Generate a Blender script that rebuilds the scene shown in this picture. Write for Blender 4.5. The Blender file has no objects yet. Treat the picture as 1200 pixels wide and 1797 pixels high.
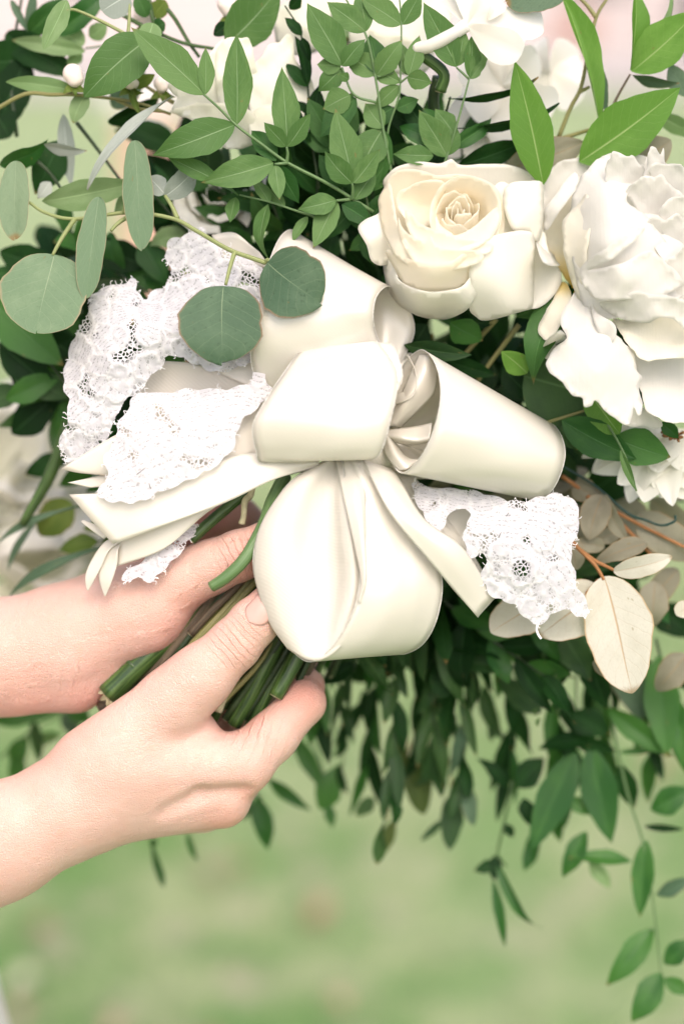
import bpy, math, random
import numpy as np
from mathutils import Vector, Matrix
from mathutils.geometry import delaunay_2d_cdt
random.seed(7)
RNG = np.random.default_rng(7)
R_ = math.radians
scene = bpy.context.scene
scene.render.engine = 'CYCLES'
COL = scene.collection

# ------------------------------------------------------------------ camera
PITCH = R_(17.0); D0 = 0.72; LENS = 60.0; SENS = 36.0
CAMP = np.array([0.0, 0.0, 1.30])
S = D0 * SENS / LENS / 1797.0                     # metres per photo pixel at the focus distance
FV = np.array([0, math.cos(PITCH), -math.sin(PITCH)])
RV = np.array([1.0, 0, 0])
UV_ = np.array([0, math.sin(PITCH), math.cos(PITCH)])
cd = bpy.data.cameras.new('camera'); cam = bpy.data.objects.new('camera', cd); COL.objects.link(cam)
cam.location = CAMP; cam.rotation_euler = (math.pi/2 - PITCH, 0, 0)
cd.sensor_fit = 'VERTICAL'; cd.sensor_height = SENS; cd.sensor_width = 24.0; cd.lens = LENS
cd.clip_start = 0.02; cd.clip_end = 600
cd.dof.use_dof = True; cd.dof.focus_distance = D0 - 70*S; cd.dof.aperture_fstop = 2.5
scene.camera = cam

# ------------------------------------------------------------------ world, sun, exposure
SUN_EL, SUN_AZ = R_(52), R_(168)                  # azimuth clockwise from +Y
wd = bpy.data.worlds.new('World'); scene.world = wd; wd.use_nodes = True
nt = wd.node_tree; nt.nodes.clear()
sky = nt.nodes.new('ShaderNodeTexSky'); sky.sky_type = 'NISHITA'; sky.sun_disc = False
sky.sun_elevation = SUN_EL; sky.sun_rotation = SUN_AZ
sky.air_density = 0.7; sky.dust_density = 6.0; sky.ozone_density = 0.3
bg = nt.nodes.new('ShaderNodeBackground'); bg.inputs[1].default_value = 0.15
wo = nt.nodes.new('ShaderNodeOutputWorld')
nt.links.new(sky.outputs[0], bg.inputs[0]); nt.links.new(bg.outputs[0], wo.inputs[0])
sl = bpy.data.lights.new('sun', 'SUN'); sl.energy = 0.5; sl.angle = R_(100); sl.color = (1, 0.975, 0.94)
so = bpy.data.objects.new('sun', sl); COL.objects.link(so)
sdir = Vector((math.sin(SUN_AZ)*math.cos(SUN_EL), math.cos(SUN_AZ)*math.cos(SUN_EL), math.sin(SUN_EL)))
so.rotation_euler = sdir.to_track_quat('Z', 'Y').to_euler(); so.location = (0, -2, 4)
scene.view_settings.view_transform = 'Standard'; scene.view_settings.look = 'None'
scene.view_settings.exposure = 0.83; scene.view_settings.gamma = 1; scene.view_settings.use_curve_mapping = False

scene.cycles.max_bounces = 14; scene.cycles.diffuse_bounces = 7; scene.cycles.transmission_bounces = 8; scene.cycles.transparent_max_bounces = 12

# ------------------------------------------------------------------ geometry helpers
def W(a):
    """photo pixel x, y and depth (same unit, + is away from the lens) -> world metres"""
    a = np.asarray(a, float); k = 1 + a[..., 2]*S/D0
    return (CAMP + (D0 + a[..., 2]*S)[..., None]*FV + ((a[..., 0]-600)*S*k)[..., None]*RV
            - ((a[..., 1]-898.5)*S*k)[..., None]*UV_)

def tag(o, label=None, cat=None, group=None, kind=None):
    if label: o['label'] = label
    if cat: o['category'] = cat
    if group: o['group'] = group
    if kind: o['kind'] = kind
    return o

def thing(name, label, cat, px, group=None):
    o = bpy.data.objects.new(name, None); o.empty_display_size = 0.01
    COL.objects.link(o); o.location = Vector(W(np.array(px, float)))
    return tag(o, label, cat, group)

def mesh_from(name, V, F, uv=None, smooth=True):
    me = bpy.data.meshes.new(name)
    V = np.asarray(V, float)
    if isinstance(F, np.ndarray):
        n, k = F.shape
        me.vertices.add(len(V)); me.vertices.foreach_set('co', V.astype(np.float32).ravel())
        me.loops.add(n*k); me.loops.foreach_set('vertex_index', F.astype(np.int32).ravel())
        me.polygons.add(n); me.polygons.foreach_set('loop_start', np.arange(0, n*k, k, dtype=np.int32))
        me.update(calc_edges=True); me.validate()
    else:
        me.from_pydata([tuple(v) for v in V], [], F)
    if smooth:
        me.polygons.foreach_set('use_smooth', np.ones(len(me.polygons), bool))
    if uv is not None:
        l = me.uv_layers.new(name='UVMap'); idx = np.zeros(len(me.loops), np.int32)
        me.loops.foreach_get('vertex_index', idx)
        l.data.foreach_set('uv', np.asarray(uv, np.float32)[idx].ravel())
    return me

def link(name, me, mat, parent=None, label=None, solid=0):
    o = bpy.data.objects.new(name, me); COL.objects.link(o)
    if mat is not None and not me.materials: me.materials.append(mat)
    if parent is not None: o.parent = parent
    if label: o['label'] = label
    if solid:
        m = o.modifiers.new('thickness', 'SOLIDIFY'); m.thickness = solid; m.offset = 0
    return o

def part(name, parent, V, F, mat, uv=None, label=None, solid=0, smooth=True):
    """V in world metres; stored relative to the parent's place"""
    off = np.zeros(3); p = parent
    while p is not None:
        off += np.array(p.location); p = p.parent
    return link(name, mesh_from(name, np.asarray(V)-off, F, uv, smooth), mat, parent, label, solid)

def cr(P, n, closed=False):
    """Catmull-Rom through control points P, n samples per span"""
    P = np.asarray(P, float); m = len(P)
    if closed: idx = lambda i: P[i % m]; spans = m
    else:
        E = np.vstack([2*P[0]-P[1], P, 2*P[-1]-P[-2]]); idx = lambda i: E[i+1]; spans = m-1
    out = []
    for i in range(spans):
        p0, p1, p2, p3 = idx(i-1), idx(i), idx(i+1), idx(i+2)
        for t in np.arange(n)/n:
            out.append(0.5*((2*p1)+(-p0+p2)*t+(2*p0-5*p1+4*p2-p3)*t*t+(-p0+3*p1-3*p2+p3)*t**3))
    if not closed: out.append(P[-1])
    return np.array(out)

def tube_geo(P, radii, seg=8, n=6, cap=True):
    """world-space points P, radii in metres"""
    C = cr(P, n); m = len(C)
    rr = np.interp(np.linspace(0, len(P)-1, m), np.arange(len(P)), radii)
    T = np.gradient(C, axis=0); T /= np.linalg.norm(T, axis=1)[:, None]+1e-12
    a = np.array([0, 0, 1.0]) if abs(T[0][2]) < .9 else np.array([1.0, 0, 0])
    N = np.cross(T[0], a); N /= np.linalg.norm(N); V = []
    for i in range(m):
        N = N - T[i]*N.dot(T[i]); N /= np.linalg.norm(N)+1e-12; B = np.cross(T[i], N)
        for k in range(seg):
            an = 2*math.pi*k/seg; V.append(C[i]+rr[i]*(math.cos(an)*N+math.sin(an)*B))
    F = [[i*seg+k, i*seg+(k+1) % seg, (i+1)*seg+(k+1) % seg, (i+1)*seg+k] for i in range(m-1) for k in range(seg)]
    if cap: F += [list(range(seg))[::-1], [(m-1)*seg+k for k in range(seg)]]
    uv = [[k/seg, i/(m-1)] for i in range(m) for k in range(seg)]
    return np.array(V), F, uv

def tube(name, parent, P, r, mat, seg=8, n=6, label=None):
    """P in pixel space; r in pixels, one value or one per point"""
    P = np.asarray(P, float)
    rr = (np.full(len(P), r) if np.isscalar(r) else np.asarray(r, float))*S
    V, F, uv = tube_geo(W(P), rr, seg, n)
    return part(name, parent, V, F, mat, uv, label)

def fnoise(x, y, seed=0, sc=1.0):
    """cheap smooth 2-D noise in about -1..1"""
    x = np.asarray(x, float)*sc; y = np.asarray(y, float)*sc; s = seed*1.7
    return (np.sin(x*1.3+y*.7+s)+np.sin(-x*.8+y*1.5+2.1*s)+np.sin(x*2.1+y*2.4+.7*s)*.6+np.sin(x*3.3-y*2.9+1.3*s)*.4)/3.0

def tps(pts):
    pts = np.asarray(pts, float); n = len(pts); X = pts[:, :2]/100.0
    def U(r2): return 0.5*r2*np.log(r2+1e-9)
    K = U(((X[:, None]-X[None])**2).sum(-1)); Pm = np.hstack([np.ones((n, 1)), X])
    A = np.zeros((n+3, n+3)); A[:n, :n] = K+np.eye(n)*1e-3; A[:n, n:] = Pm; A[n:, :n] = Pm.T
    w = np.linalg.lstsq(A, np.concatenate([pts[:, 2], np.zeros(3)]), rcond=None)[0]
    def f(x, y):
        q = np.stack([x, y], -1)/100.0
        return U(((q[:, None]-X[None])**2).sum(-1)) @ w[:n] + w[n] + q @ w[n+1:]
    return f

def shape(name, parent, outline, depth, mat, sp=8, sub=4, ruf=0, rufd=0, rufs=.06, seed=0, solid=.0003, label=None, fn=None, edge=0):
    """a curved sheet: outline (x, y) in pixels, depth control points (x, y, d); the edge may curl back by `edge`"""
    O = np.asarray(outline, float)
    B = cr(O, sub, True) if sub > 1 else O
    if ruf:
        c = B.mean(0); dv = B-c; L = np.linalg.norm(dv, axis=1)[:, None]
        B = B+dv/L*(ruf*fnoise(B[:, 0], B[:, 1], seed, .11))[:, None]
    d2 = np.linalg.norm(np.roll(B, -1, 0)-B, axis=1)
    B = B[d2 > .3]
    xs = np.arange(B[:, 0].min(), B[:, 0].max(), sp); ys = np.arange(B[:, 1].min(), B[:, 1].max(), sp)
    G = np.array([(x+(sp/2 if j % 2 else 0), y) for j, y in enumerate(ys) for x in xs])
    # inside test and distance from the edge
    a = B; b = np.roll(B, -1, 0); ins = np.zeros(len(G), bool); dm = np.full(len(G), 1e9)
    for p, q in zip(a, b):
        c = ((p[1] > G[:, 1]) != (q[1] > G[:, 1])) & (G[:, 0] < (q[0]-p[0])*(G[:, 1]-p[1])/((q[1]-p[1]) or 1e-9)+p[0])
        ins ^= c; e = q-p; t = np.clip(((G-p) @ e)/(e @ e+1e-9), 0, 1)
        dm = np.minimum(dm, np.linalg.norm(G-p-t[:, None]*e, axis=1))
    keep = ins & (dm > sp*.45); G = G[keep]; dmk = np.concatenate([np.zeros(len(B)), dm[keep]])
    P = np.vstack([B, G]); n = len(B)
    r = delaunay_2d_cdt([Vector(p) for p in P], [(i, (i+1) % n) for i in range(n)], [], 1, 1e-4)
    V2 = np.array([tuple(v) for v in r[0]]); F = [list(f) for f in r[2]]
    if len(V2) != len(P):
        dmk = np.array([dmk[o[0]] if o else 0 for o in r[3]])
    d = tps(depth)(V2[:, 0], V2[:, 1]) if depth is not None else np.zeros(len(V2))
    if fn: d = d+fn(V2[:, 0], V2[:, 1])
    if rufd: d = d+rufd*fnoise(V2[:, 0], V2[:, 1], seed+3, rufs)*np.exp(-dmk/30)+rufd*.3*fnoise(V2[:, 0], V2[:, 1], seed+5, .03)
    if edge: d = d+edge*np.exp(-dmk/12)
    Vw = W(np.column_stack([V2, d]))
    F = [f[::-1] if (lambda q: np.cross(q[1]-q[0], q[2]-q[0]).dot(q[0]-CAMP) > 0)(Vw[f]) else f for f in F]
    mn = V2.min(0); mx = V2.max(0)
    return part(name, parent, Vw, F, mat, (V2-mn)/(mx-mn+1e-9), label, solid)

def patch(name, parent, rows, mat, nu=6, nv=6, solid=.0003, label=None, fn=None, flip=False):
    """rows[i][j] control points in pixel space; Catmull-Rom both ways"""
    A = np.asarray(rows, float)
    A = np.array([cr(A[i], nv) for i in range(A.shape[0])])
    A = np.array([cr(A[:, j], nu) for j in range(A.shape[1])]).transpose(1, 0, 2)
    m, n = A.shape[:2]; uu, vv = np.meshgrid(np.linspace(0, 1, m), np.linspace(0, 1, n), indexing='ij')
    if fn: A = fn(A, uu, vv)
    V = W(A).reshape(-1, 3)
    F = np.array([[i*n+j, i*n+j+1, (i+1)*n+j+1, (i+1)*n+j] for i in range(m-1) for j in range(n-1)])
    if flip: F = F[:, ::-1]
    return part(name, parent, V, F, mat, np.stack([uu, vv], -1).reshape(-1, 2), label, solid)

# ------------------------------------------------------------------ leaves
PROF = dict(nandina=(.85, 1.2), round=(.46, .5), long=(.62, .8), ruscus=(.82, 1.05), oval=(.55, .66), willow=(.8, 1.0), petal=(.9, .35), blade=(.35, .6))
VARI = [(.10, .03, 0, .15), (.16, .10, .15, .3), (.22, .20, -.2, .4), (.12, .14, .75, .5), (.10, -.12, -.3, .5), (.34, .06, .25, .2)]
_leafcache = {}
def leaf_mesh(kind, var):
    if (kind, var) in _leafcache: return _leafcache[kind, var]
    a, b = PROF[kind]; fold, arch, twist, wave = VARI[var]; nu, nv = 8, 18
    vs = np.linspace(0, 1, nv+1); vs = .5-.5*np.cos(vs*math.pi); ww = vs**a*(1-vs)**b; ww = .5*ww/ww.max()*(1+(.03*np.sin(vs*17+var*2)+.02*np.sin(vs*31+var)))
    V, uv = [], []; ph = var*1.9+len(kind)
    for j, v in enumerate(vs):
        w = max(ww[j], .006); sway = .05*math.sin(v*math.pi*1.2+ph)*(.3 if kind in ('round', 'petal') else .55)
        for i in range(nu+1):
            u = i/nu*2-1; x = u*w*(1+.06*wave*math.sin(v*13+ph+u)+.05*math.sin(v*6+ph*3+(2 if u > 0 else 0))); y = v+(.03*math.sin(u*2+ph) if kind == 'round' else 0)*v
            if kind == 'round' and v > .85: y -= .05*(1-min(1, abs(u)*2.2))*(v-.85)/.15*(var % 2)
            z = fold*abs(x)*.6+arch*4*v*(1-v)*.5+wave*.035*math.sin(v*9+ph*2+u*1.5)*abs(u)-.12*arch*(x*2)**2
            z -= (0, .25, .7, -.35, .45, .2)[var]*max(0, v-.6)**2*1.6
            th = twist*(v-.5); c, s = math.cos(th), math.sin(th)
            V.append((x*c-z*s+sway, y, x*s+z*c)); uv.append((i/nu, v))
    F = np.array([[j*(nu+1)+i, j*(nu+1)+i+1, (j+1)*(nu+1)+i+1, (j+1)*(nu+1)+i] for j in range(nv) for i in range(nu)])
    _leafcache[kind, var] = (V, F, uv); return _leafcache[kind, var]
_leafmesh = {}
def leaf(parent, kind, mat, bx, by, tx, ty, w, d0=0, d1=None, roll=0, var=None, name='leaf', label=None):
    if d1 is None: d1 = d0
    if var is None: var = random.randrange(5)
    key = (kind, var, mat.name, name)
    if key not in _leafmesh:
        V, F, uv = leaf_mesh(kind, var); me = mesh_from(name, V, F, uv); me.materials.append(mat); _leafmesh[key] = me
    b, t = W(np.array([[bx, by, d0], [tx, ty, d1]], float)); ax = Vector(t-b); L = ax.length; ax.normalize()
    n = Vector(CAMP-(b+t)/2); n -= ax*n.dot(ax); n.normalize(); n = Matrix.Rotation(R_(roll), 3, ax) @ n
    x = ax.cross(n); k = (1+((d0+d1)/2)*S/D0); wd_ = w*S*k
    off = np.zeros(3); p = parent
    while p is not None: off += np.array(p.location); p = p.parent
    bb = Vector(b-off)
    M = Matrix(((x.x*wd_, ax.x*L, n.x*L, bb.x), (x.y*wd_, ax.y*L, n.y*L, bb.y), (x.z*wd_, ax.z*L, n.z*L, bb.z), (0, 0, 0, 1)))
    o = bpy.data.objects.new(name, _leafmesh[key]); COL.objects.link(o); o.parent = parent; o.matrix_local = M
    if label: o['label'] = label
    return o

# ------------------------------------------------------------------ signed-distance bodies
class SDF:
    def __init__(s): s.prims = []
    def cone(s, a, ra, b, rb, k=22, flat=None): s.prims.append((np.array(a, float), ra, np.array(b, float), rb, k, flat, 1)); return s
    def chain(s, pts, k=22, flat=None):
        for p, q in zip(pts, pts[1:]): s.cone(p[:3], p[3], q[:3], q[3], k, flat)
        return s
    def cut(s, a, ra, b, rb, k=5): s.prims.append((np.array(a, float), ra, np.array(b, float), rb, k, None, -1)); return s
    def mesh(s, lo, hi, cell, smooth=2):
        lo = np.array(lo, float); hi = np.array(hi, float); n = np.ceil((hi-lo)/cell).astype(int)+1
        ax = [lo[i]+cell*np.arange(n[i]) for i in range(3)]
        D = np.full(n, 1e3, np.float32)
        for a, ra, b, rb, k, flat, sg in s.prims:
            mr = max(ra, rb)*(1.0 if flat is None else max(1, flat[1]))+k*2+cell*3
            l = np.minimum(a, b)-mr; h = np.maximum(a, b)+mr
            i0 = np.clip(np.floor((l-lo)/cell).astype(int), 0, n); i1 = np.clip(np.ceil((h-lo)/cell).astype(int)+1, 0, n)
            if (i1 <= i0).any(): continue
            sl_ = tuple(slice(p, q) for p, q in zip(i0, i1))
            X = ax[0][i0[0]:i1[0], None, None]; Y = ax[1][None, i0[1]:i1[1], None]; Z = ax[2][None, None, i0[2]:i1[2]]
            e = b-a; ee = e @ e+1e-9
            t = np.clip(((X-a[0])*e[0]+(Y-a[1])*e[1]+(Z-a[2])*e[2])/ee, 0, 1)
            qx = X-a[0]-t*e[0]; qy = Y-a[1]-t*e[1]; qz = Z-a[2]-t*e[2]
            if flat is not None:
                fd, ff = np.array(flat[0], float), flat[1]; fd = fd/np.linalg.norm(fd)
                qn = (qx*fd[0]+qy*fd[1]+qz*fd[2])*(1/ff-1); qx = qx+fd[0]*qn; qy = qy+fd[1]*qn; qz = qz+fd[2]*qn
            d = (np.sqrt(qx*qx+qy*qy+qz*qz)-(ra+(rb-ra)*t)).astype(np.float32); o = D[sl_]
            if sg > 0:
                hh = np.clip(k-np.abs(o-d), 0, None)/k; D[sl_] = np.minimum(o, d)-hh*hh*k*.25
            else:
                d = -d; hh = np.clip(k-np.abs(o-d), 0, None)/k; D[sl_] = np.maximum(o, d)+hh*hh*k*.25
        return s.nets(D, lo, cell, smooth)
    @staticmethod
    def nets(D, lo, cell, smooth):
        n = np.array(D.shape); c = n-1; acc = np.zeros((*c, 3), np.float32); cnt = np.zeros(c, np.float32)
        Sg = D < 0
        for axx in range(3):
            o1, o2 = [i for i in range(3) if i != axx]
            for p in (0, 1):
                for q in (0, 1):
                    st = [0, 0, 0]; st[o1] = p; st[o2] = q; s0 = tuple(slice(st[i], st[i]+c[i]) for i in range(3))
                    st2 = list(st); st2[axx] += 1; s1 = tuple(slice(st2[i], st2[i]+c[i]) for i in range(3))
                    A, B = D[s0], D[s1]; cr_ = Sg[s0] != Sg[s1]; t = np.where(cr_, A/np.where(A == B, 1, A-B), 0)
                    cnt += cr_
                    for i in range(3): acc[..., i] += cr_*(st[i]+(t if i == axx else 0))
        act = cnt > 0; idx = np.full(c, -1, np.int64); idx[act] = np.arange(act.sum())
        V = np.argwhere(act)+acc[act]/cnt[act][:, None]
        F = []
        for axx in range(3):
            o1, o2 = [(1, 2), (2, 0), (0, 1)][axx]
            s0 = [slice(1, -1)]*3; s0[axx] = slice(0, c[axx]); s1 = [slice(1, -1)]*3; s1[axx] = slice(1, c[axx]+1)
            a, b = Sg[tuple(s0)], Sg[tuple(s1)]; e = np.argwhere(a != b)
            if len(e) == 0: continue
            inn = a[tuple(e.T)]; g = e.copy(); g[:, o1] += 1; g[:, o2] += 1
            def cell_(d1, d2):
                h = g.copy(); h[:, o1] += d1; h[:, o2] += d2; return idx[tuple(h.T)]
            Q = np.stack([cell_(-1, -1), cell_(0, -1), cell_(0, 0), cell_(-1, 0)], 1)
            Q[~inn] = Q[~inn][:, ::-1]; F.append(Q)
        F = np.vstack(F); F = F[(F >= 0).all(1)]
        for _ in range(smooth):
            a = np.zeros_like(V); w = np.zeros(len(V))
            for i in range(4):
                for j in (1, 3):
                    np.add.at(a, F[:, i], V[F[:, (i+j) % 4]]); np.add.at(w, F[:, i], 1)
            V = np.where(w[:, None] > 0, .5*V+.5*a/np.maximum(w, 1)[:, None], V)
        return lo+cell*V, F
# ------------------------------------------------------------------ materials
class NT:
    def __init__(s, name):
        s.m = bpy.data.materials.new(name); s.m.use_nodes = True; s.t = s.m.node_tree; s.t.nodes.clear()
    def n(s, typ, ins=None, **kw):
        nd = s.t.nodes.new(typ)
        for k, v in kw.items(): setattr(nd, k, v)
        for k, v in (ins or {}).items():
            if hasattr(v, 'is_output') or isinstance(v, bpy.types.NodeSocket): s.t.links.new(v, nd.inputs[k])
            else: nd.inputs[k].default_value = v
        return nd
    def math(s, op, a, b=0.0, c=0.0, clamp=False):
        return s.n('ShaderNodeMath', {0: a, 1: b, 2: c}, operation=op, use_clamp=clamp).outputs[0]
    def ramp(s, x, lo, hi, a=0.0, b=1.0):
        return s.n('ShaderNodeMapRange', {0: x, 1: lo, 2: hi, 3: a, 4: b}, interpolation_type='SMOOTHSTEP').outputs[0]
    def mix(s, f, a, b):
        nd = s.n('ShaderNodeMix', {0: f, 6: a, 7: b}, data_type='RGBA'); return nd.outputs[2]
    def noise(s, vec, scale, detail=3, w=None, rough=.55):
        nd = s.n('ShaderNodeTexNoise', {'Scale': scale, 'Detail': detail, 'Roughness': rough}, noise_dimensions='4D' if w is not None else '3D')
        s.t.links.new(vec, nd.inputs['Vector'])
        if w is not None: s.t.links.new(w, nd.inputs['W'])
        return nd.outputs[0]
    def bump(s, h, strength, dist=.001):
        return s.n('ShaderNodeBump', {'Strength': strength, 'Distance': dist, 'Height': h}).outputs[0]
    def out(s, sh): s.n('ShaderNodeOutputMaterial', {0: sh}); return s.m
    def coord(s, which='Object'): return s.n('ShaderNodeTexCoord').outputs[which]
def C4(c): return (*c, 1.0)

def leafmat(name, c1, c2, vein=None, rough=.5, trans=.22, nlat=9, rim=None, spec=.2, latf=.5, speck=0, back=None, mw=(.015, .055)):
    g = NT(name); uv = g.coord('UV'); sp = g.n('ShaderNodeSeparateXYZ', {0: uv}); u, v = sp.outputs[0], sp.outputs[1]
    rnd = g.n('ShaderNodeObjectInfo').outputs['Random']; w = g.math('MULTIPLY', rnd, 57.0)
    a = g.math('MULTIPLY', g.math('ABSOLUTE', g.math('SUBTRACT', u, .5)), 2.0)
    wig = g.math('MULTIPLY', g.noise(uv, 5, 2, w), .10)
    mid = g.ramp(g.math('ADD', a, g.math('MULTIPLY', v, .02)), mw[0], mw[1], 1, 0)
    f = g.math('FRACT', g.math('ADD', g.math('SUBTRACT', g.math('MULTIPLY', v, float(nlat)), g.math('MULTIPLY', a, 2.2)), g.math('MULTIPLY', wig, 6)))
    lat = g.math('MULTIPLY', g.ramp(g.math('ABSOLUTE', g.math('SUBTRACT', f, .5)), .0, .07, 1, 0), latf)
    fine = g.noise(uv, 38, 3, w); big = g.noise(uv, 2.6, 3, w)
    col = g.mix(g.ramp(g.math('ADD', big, g.math('MULTIPLY', g.math('SUBTRACT', rnd, .5), .5)), .3, .72), C4(c1), C4(c2))
    col = g.mix(g.ramp(fine, .45, .75, 0, .22), col, C4([x*.6 for x in c1]))
    if speck: col = g.mix(g.math('MULTIPLY', g.ramp(g.noise(uv, 14, 5, w, .7), .56, .66), speck), col, C4([x*.45 for x in c1]))
    vc = vein or [min(1, x*1.7+.02) for x in c2]
    vm = g.math('MAXIMUM', mid, g.math('MULTIPLY', lat, .45))
    col = g.mix(g.math('MULTIPLY', vm, .75), col, C4(vc))
    col = g.mix(g.math('MULTIPLY', g.ramp(g.math('ADD', v, g.math('MULTIPLY', fine, .1)), .97, 1.04), g.ramp(rnd, .4, .8, 0, .8)), col, C4((.22, .13, .05)))
    col = g.mix(g.ramp(g.noise(uv, 7, 2, w), .70, .73, 0, .5), col, C4((.20, .14, .05)))
    if rim: col = g.mix(g.math('MULTIPLY', g.ramp(a, .93, .99), .8), col, C4(rim))
    if back: col = g.mix(g.n('ShaderNodeNewGeometry').outputs['Backfacing'], col, C4(back))
    h = g.math('ADD', g.math('MULTIPLY', g.math('MAXIMUM', mid, lat), -.7), g.math('MULTIPLY', fine, .35))
    nb = g.bump(h, .35, .0006)
    pr = g.n('ShaderNodeBsdfPrincipled', {'Base Color': col, 'Roughness': g.ramp(big, .3, .7, rough-.07, rough+.07), 'Specular IOR Level': spec, 'Normal': nb})
    tc = g.mix(.6, col, C4([min(1, c2[0]*1.5+.03), min(1, c2[1]*1.7+.04), c2[2]*.7]))
    tr = g.n('ShaderNodeBsdfTranslucent', {'Color': tc, 'Normal': nb})
    return g.out(g.n('ShaderNodeMixShader', {0: trans, 1: pr.outputs[0], 2: tr.outputs[0]}).outputs[0])

def petalmat(name, c1, c2, cbase=None, trans=.3, rough=.55, vein=.25, flip=False, rng=(.25, .98)):
    g = NT(name); uv = g.coord('UV'); ob = g.coord('Object'); sp = g.n('ShaderNodeSeparateXYZ', {0: uv}); u, v = sp.outputs[0], sp.outputs[1]
    n = g.noise(ob, 60, 4); col = g.mix(g.ramp(n, .35, .68), C4(c1), C4(c2))
    st = g.n('ShaderNodeMapping', {0: uv, 3: (46, 2.5, 1)}).outputs[0]; stripe = g.noise(st, 1.0, 4)
    col = g.mix(g.ramp(stripe, .45, .75, 0, vein*.5), col, C4([x*.88 for x in c1]))
    if cbase: col = g.mix(g.ramp(g.math('SUBTRACT', 1.0, v) if flip else v, *rng, 1, 0), col, C4(cbase))
    h = g.math('ADD', g.math('MULTIPLY', stripe, .6), g.math('MULTIPLY', g.noise(ob, 900, 3), .35))
    nb = g.bump(h, .4*vein*2, .0006)
    pr = g.n('ShaderNodeBsdfPrincipled', {'Base Color': col, 'Roughness': rough, 'Specular IOR Level': .3, 'Normal': nb, 'Sheen Weight': .15})
    tr = g.n('ShaderNodeBsdfTranslucent', {'Color': g.mix(.5, col, C4((1, .96, .86))), 'Normal': nb})
    return g.out(g.n('ShaderNodeMixShader', {0: trans, 1: pr.outputs[0], 2: tr.outputs[0]}).outputs[0])

def ribbonmat(name, c, inner, rough=.36, metal=.08, weave=.0):
    g = NT(name); ob = g.coord('Object'); uv = g.coord('UV'); sp = g.n('ShaderNodeSeparateXYZ', {0: uv})
    tw = g.n('ShaderNodeTexWave', {'Vector': ob, 'Scale': 330, 'Distortion': .5, 'Detail': 1}, bands_direction='DIAGONAL').outputs['Fac']
    bk = g.n('ShaderNodeNewGeometry').outputs['Backfacing']
    n = g.noise(ob, 35, 3)
    col = g.mix(bk, g.mix(g.math('MULTIPLY', tw, weave), C4(c), C4([x*.94 for x in c])), g.mix(tw, C4(inner), C4([x*.93 for x in inner])))
    ed = g.ramp(g.math('ABSOLUTE', g.math('SUBTRACT', sp.outputs[0], .5)), .474, .482)
    sel = g.math('MULTIPLY', ed, g.math('SINE', g.math('MULTIPLY', sp.outputs[1], 900.0)))
    h = g.math('ADD', g.math('ADD', g.math('MULTIPLY', tw, .03+weave), g.math('MULTIPLY', g.noise(ob, 120, 3), .6)), g.math('ADD', g.math('MULTIPLY', ed, -.5), g.math('MULTIPLY', sel, .5)))
    nb = g.bump(h, .3, .0005)
    pr = g.n('ShaderNodeBsdfPrincipled', {'Base Color': col, 'Roughness': g.math('ADD', g.math('MULTIPLY', bk, .3), rough), 'Specular IOR Level': .85, 'Normal': nb, 'Metallic': g.math('MULTIPLY', g.math('SUBTRACT', 1.0, bk), metal), 'Anisotropic': .6})
    tr = g.n('ShaderNodeBsdfTranslucent', {'Color': C4([x*.97 for x in c]), 'Normal': nb})
    return g.out(g.n('ShaderNodeMixShader', {0: .3, 1: pr.outputs[0], 2: tr.outputs[0]}).outputs[0])

def stemmat(name, c1, c2, rough=.45):
    g = NT(name); ob = g.coord('Object'); uv = g.coord('UV')
    st = g.noise(g.n('ShaderNodeMapping', {0: uv, 3: (7, 1.3, 1)}).outputs[0], 2.2, 5, g.math('MULTIPLY', g.n('ShaderNodeObjectInfo').outputs['Random'], 31.0))
    col = g.mix(g.ramp(st, .35, .66), C4(c1), C4(c2))
    pr = g.n('ShaderNodeBsdfPrincipled', {'Base Color': col, 'Roughness': rough, 'Specular IOR Level': .45, 'Normal': g.bump(g.math('ADD', st, g.math('MULTIPLY', g.noise(ob, 500, 3), .3)), .5, .0008)})
    return g.out(pr.outputs[0])

def plainmat(name, c, rough=.6, var=.15, scale=20, bump=.2, spec=.3):
    g = NT(name); ob = g.coord('Object'); n = g.noise(ob, scale, 5)
    col = g.mix(g.ramp(n, .3, .7), C4(c), C4([x*(1-var) for x in c]))
    return g.out(g.n('ShaderNodeBsdfPrincipled', {'Base Color': col, 'Roughness': rough, 'Specular IOR Level': spec, 'Normal': g.bump(n, bump, .01)}).outputs[0])

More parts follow.
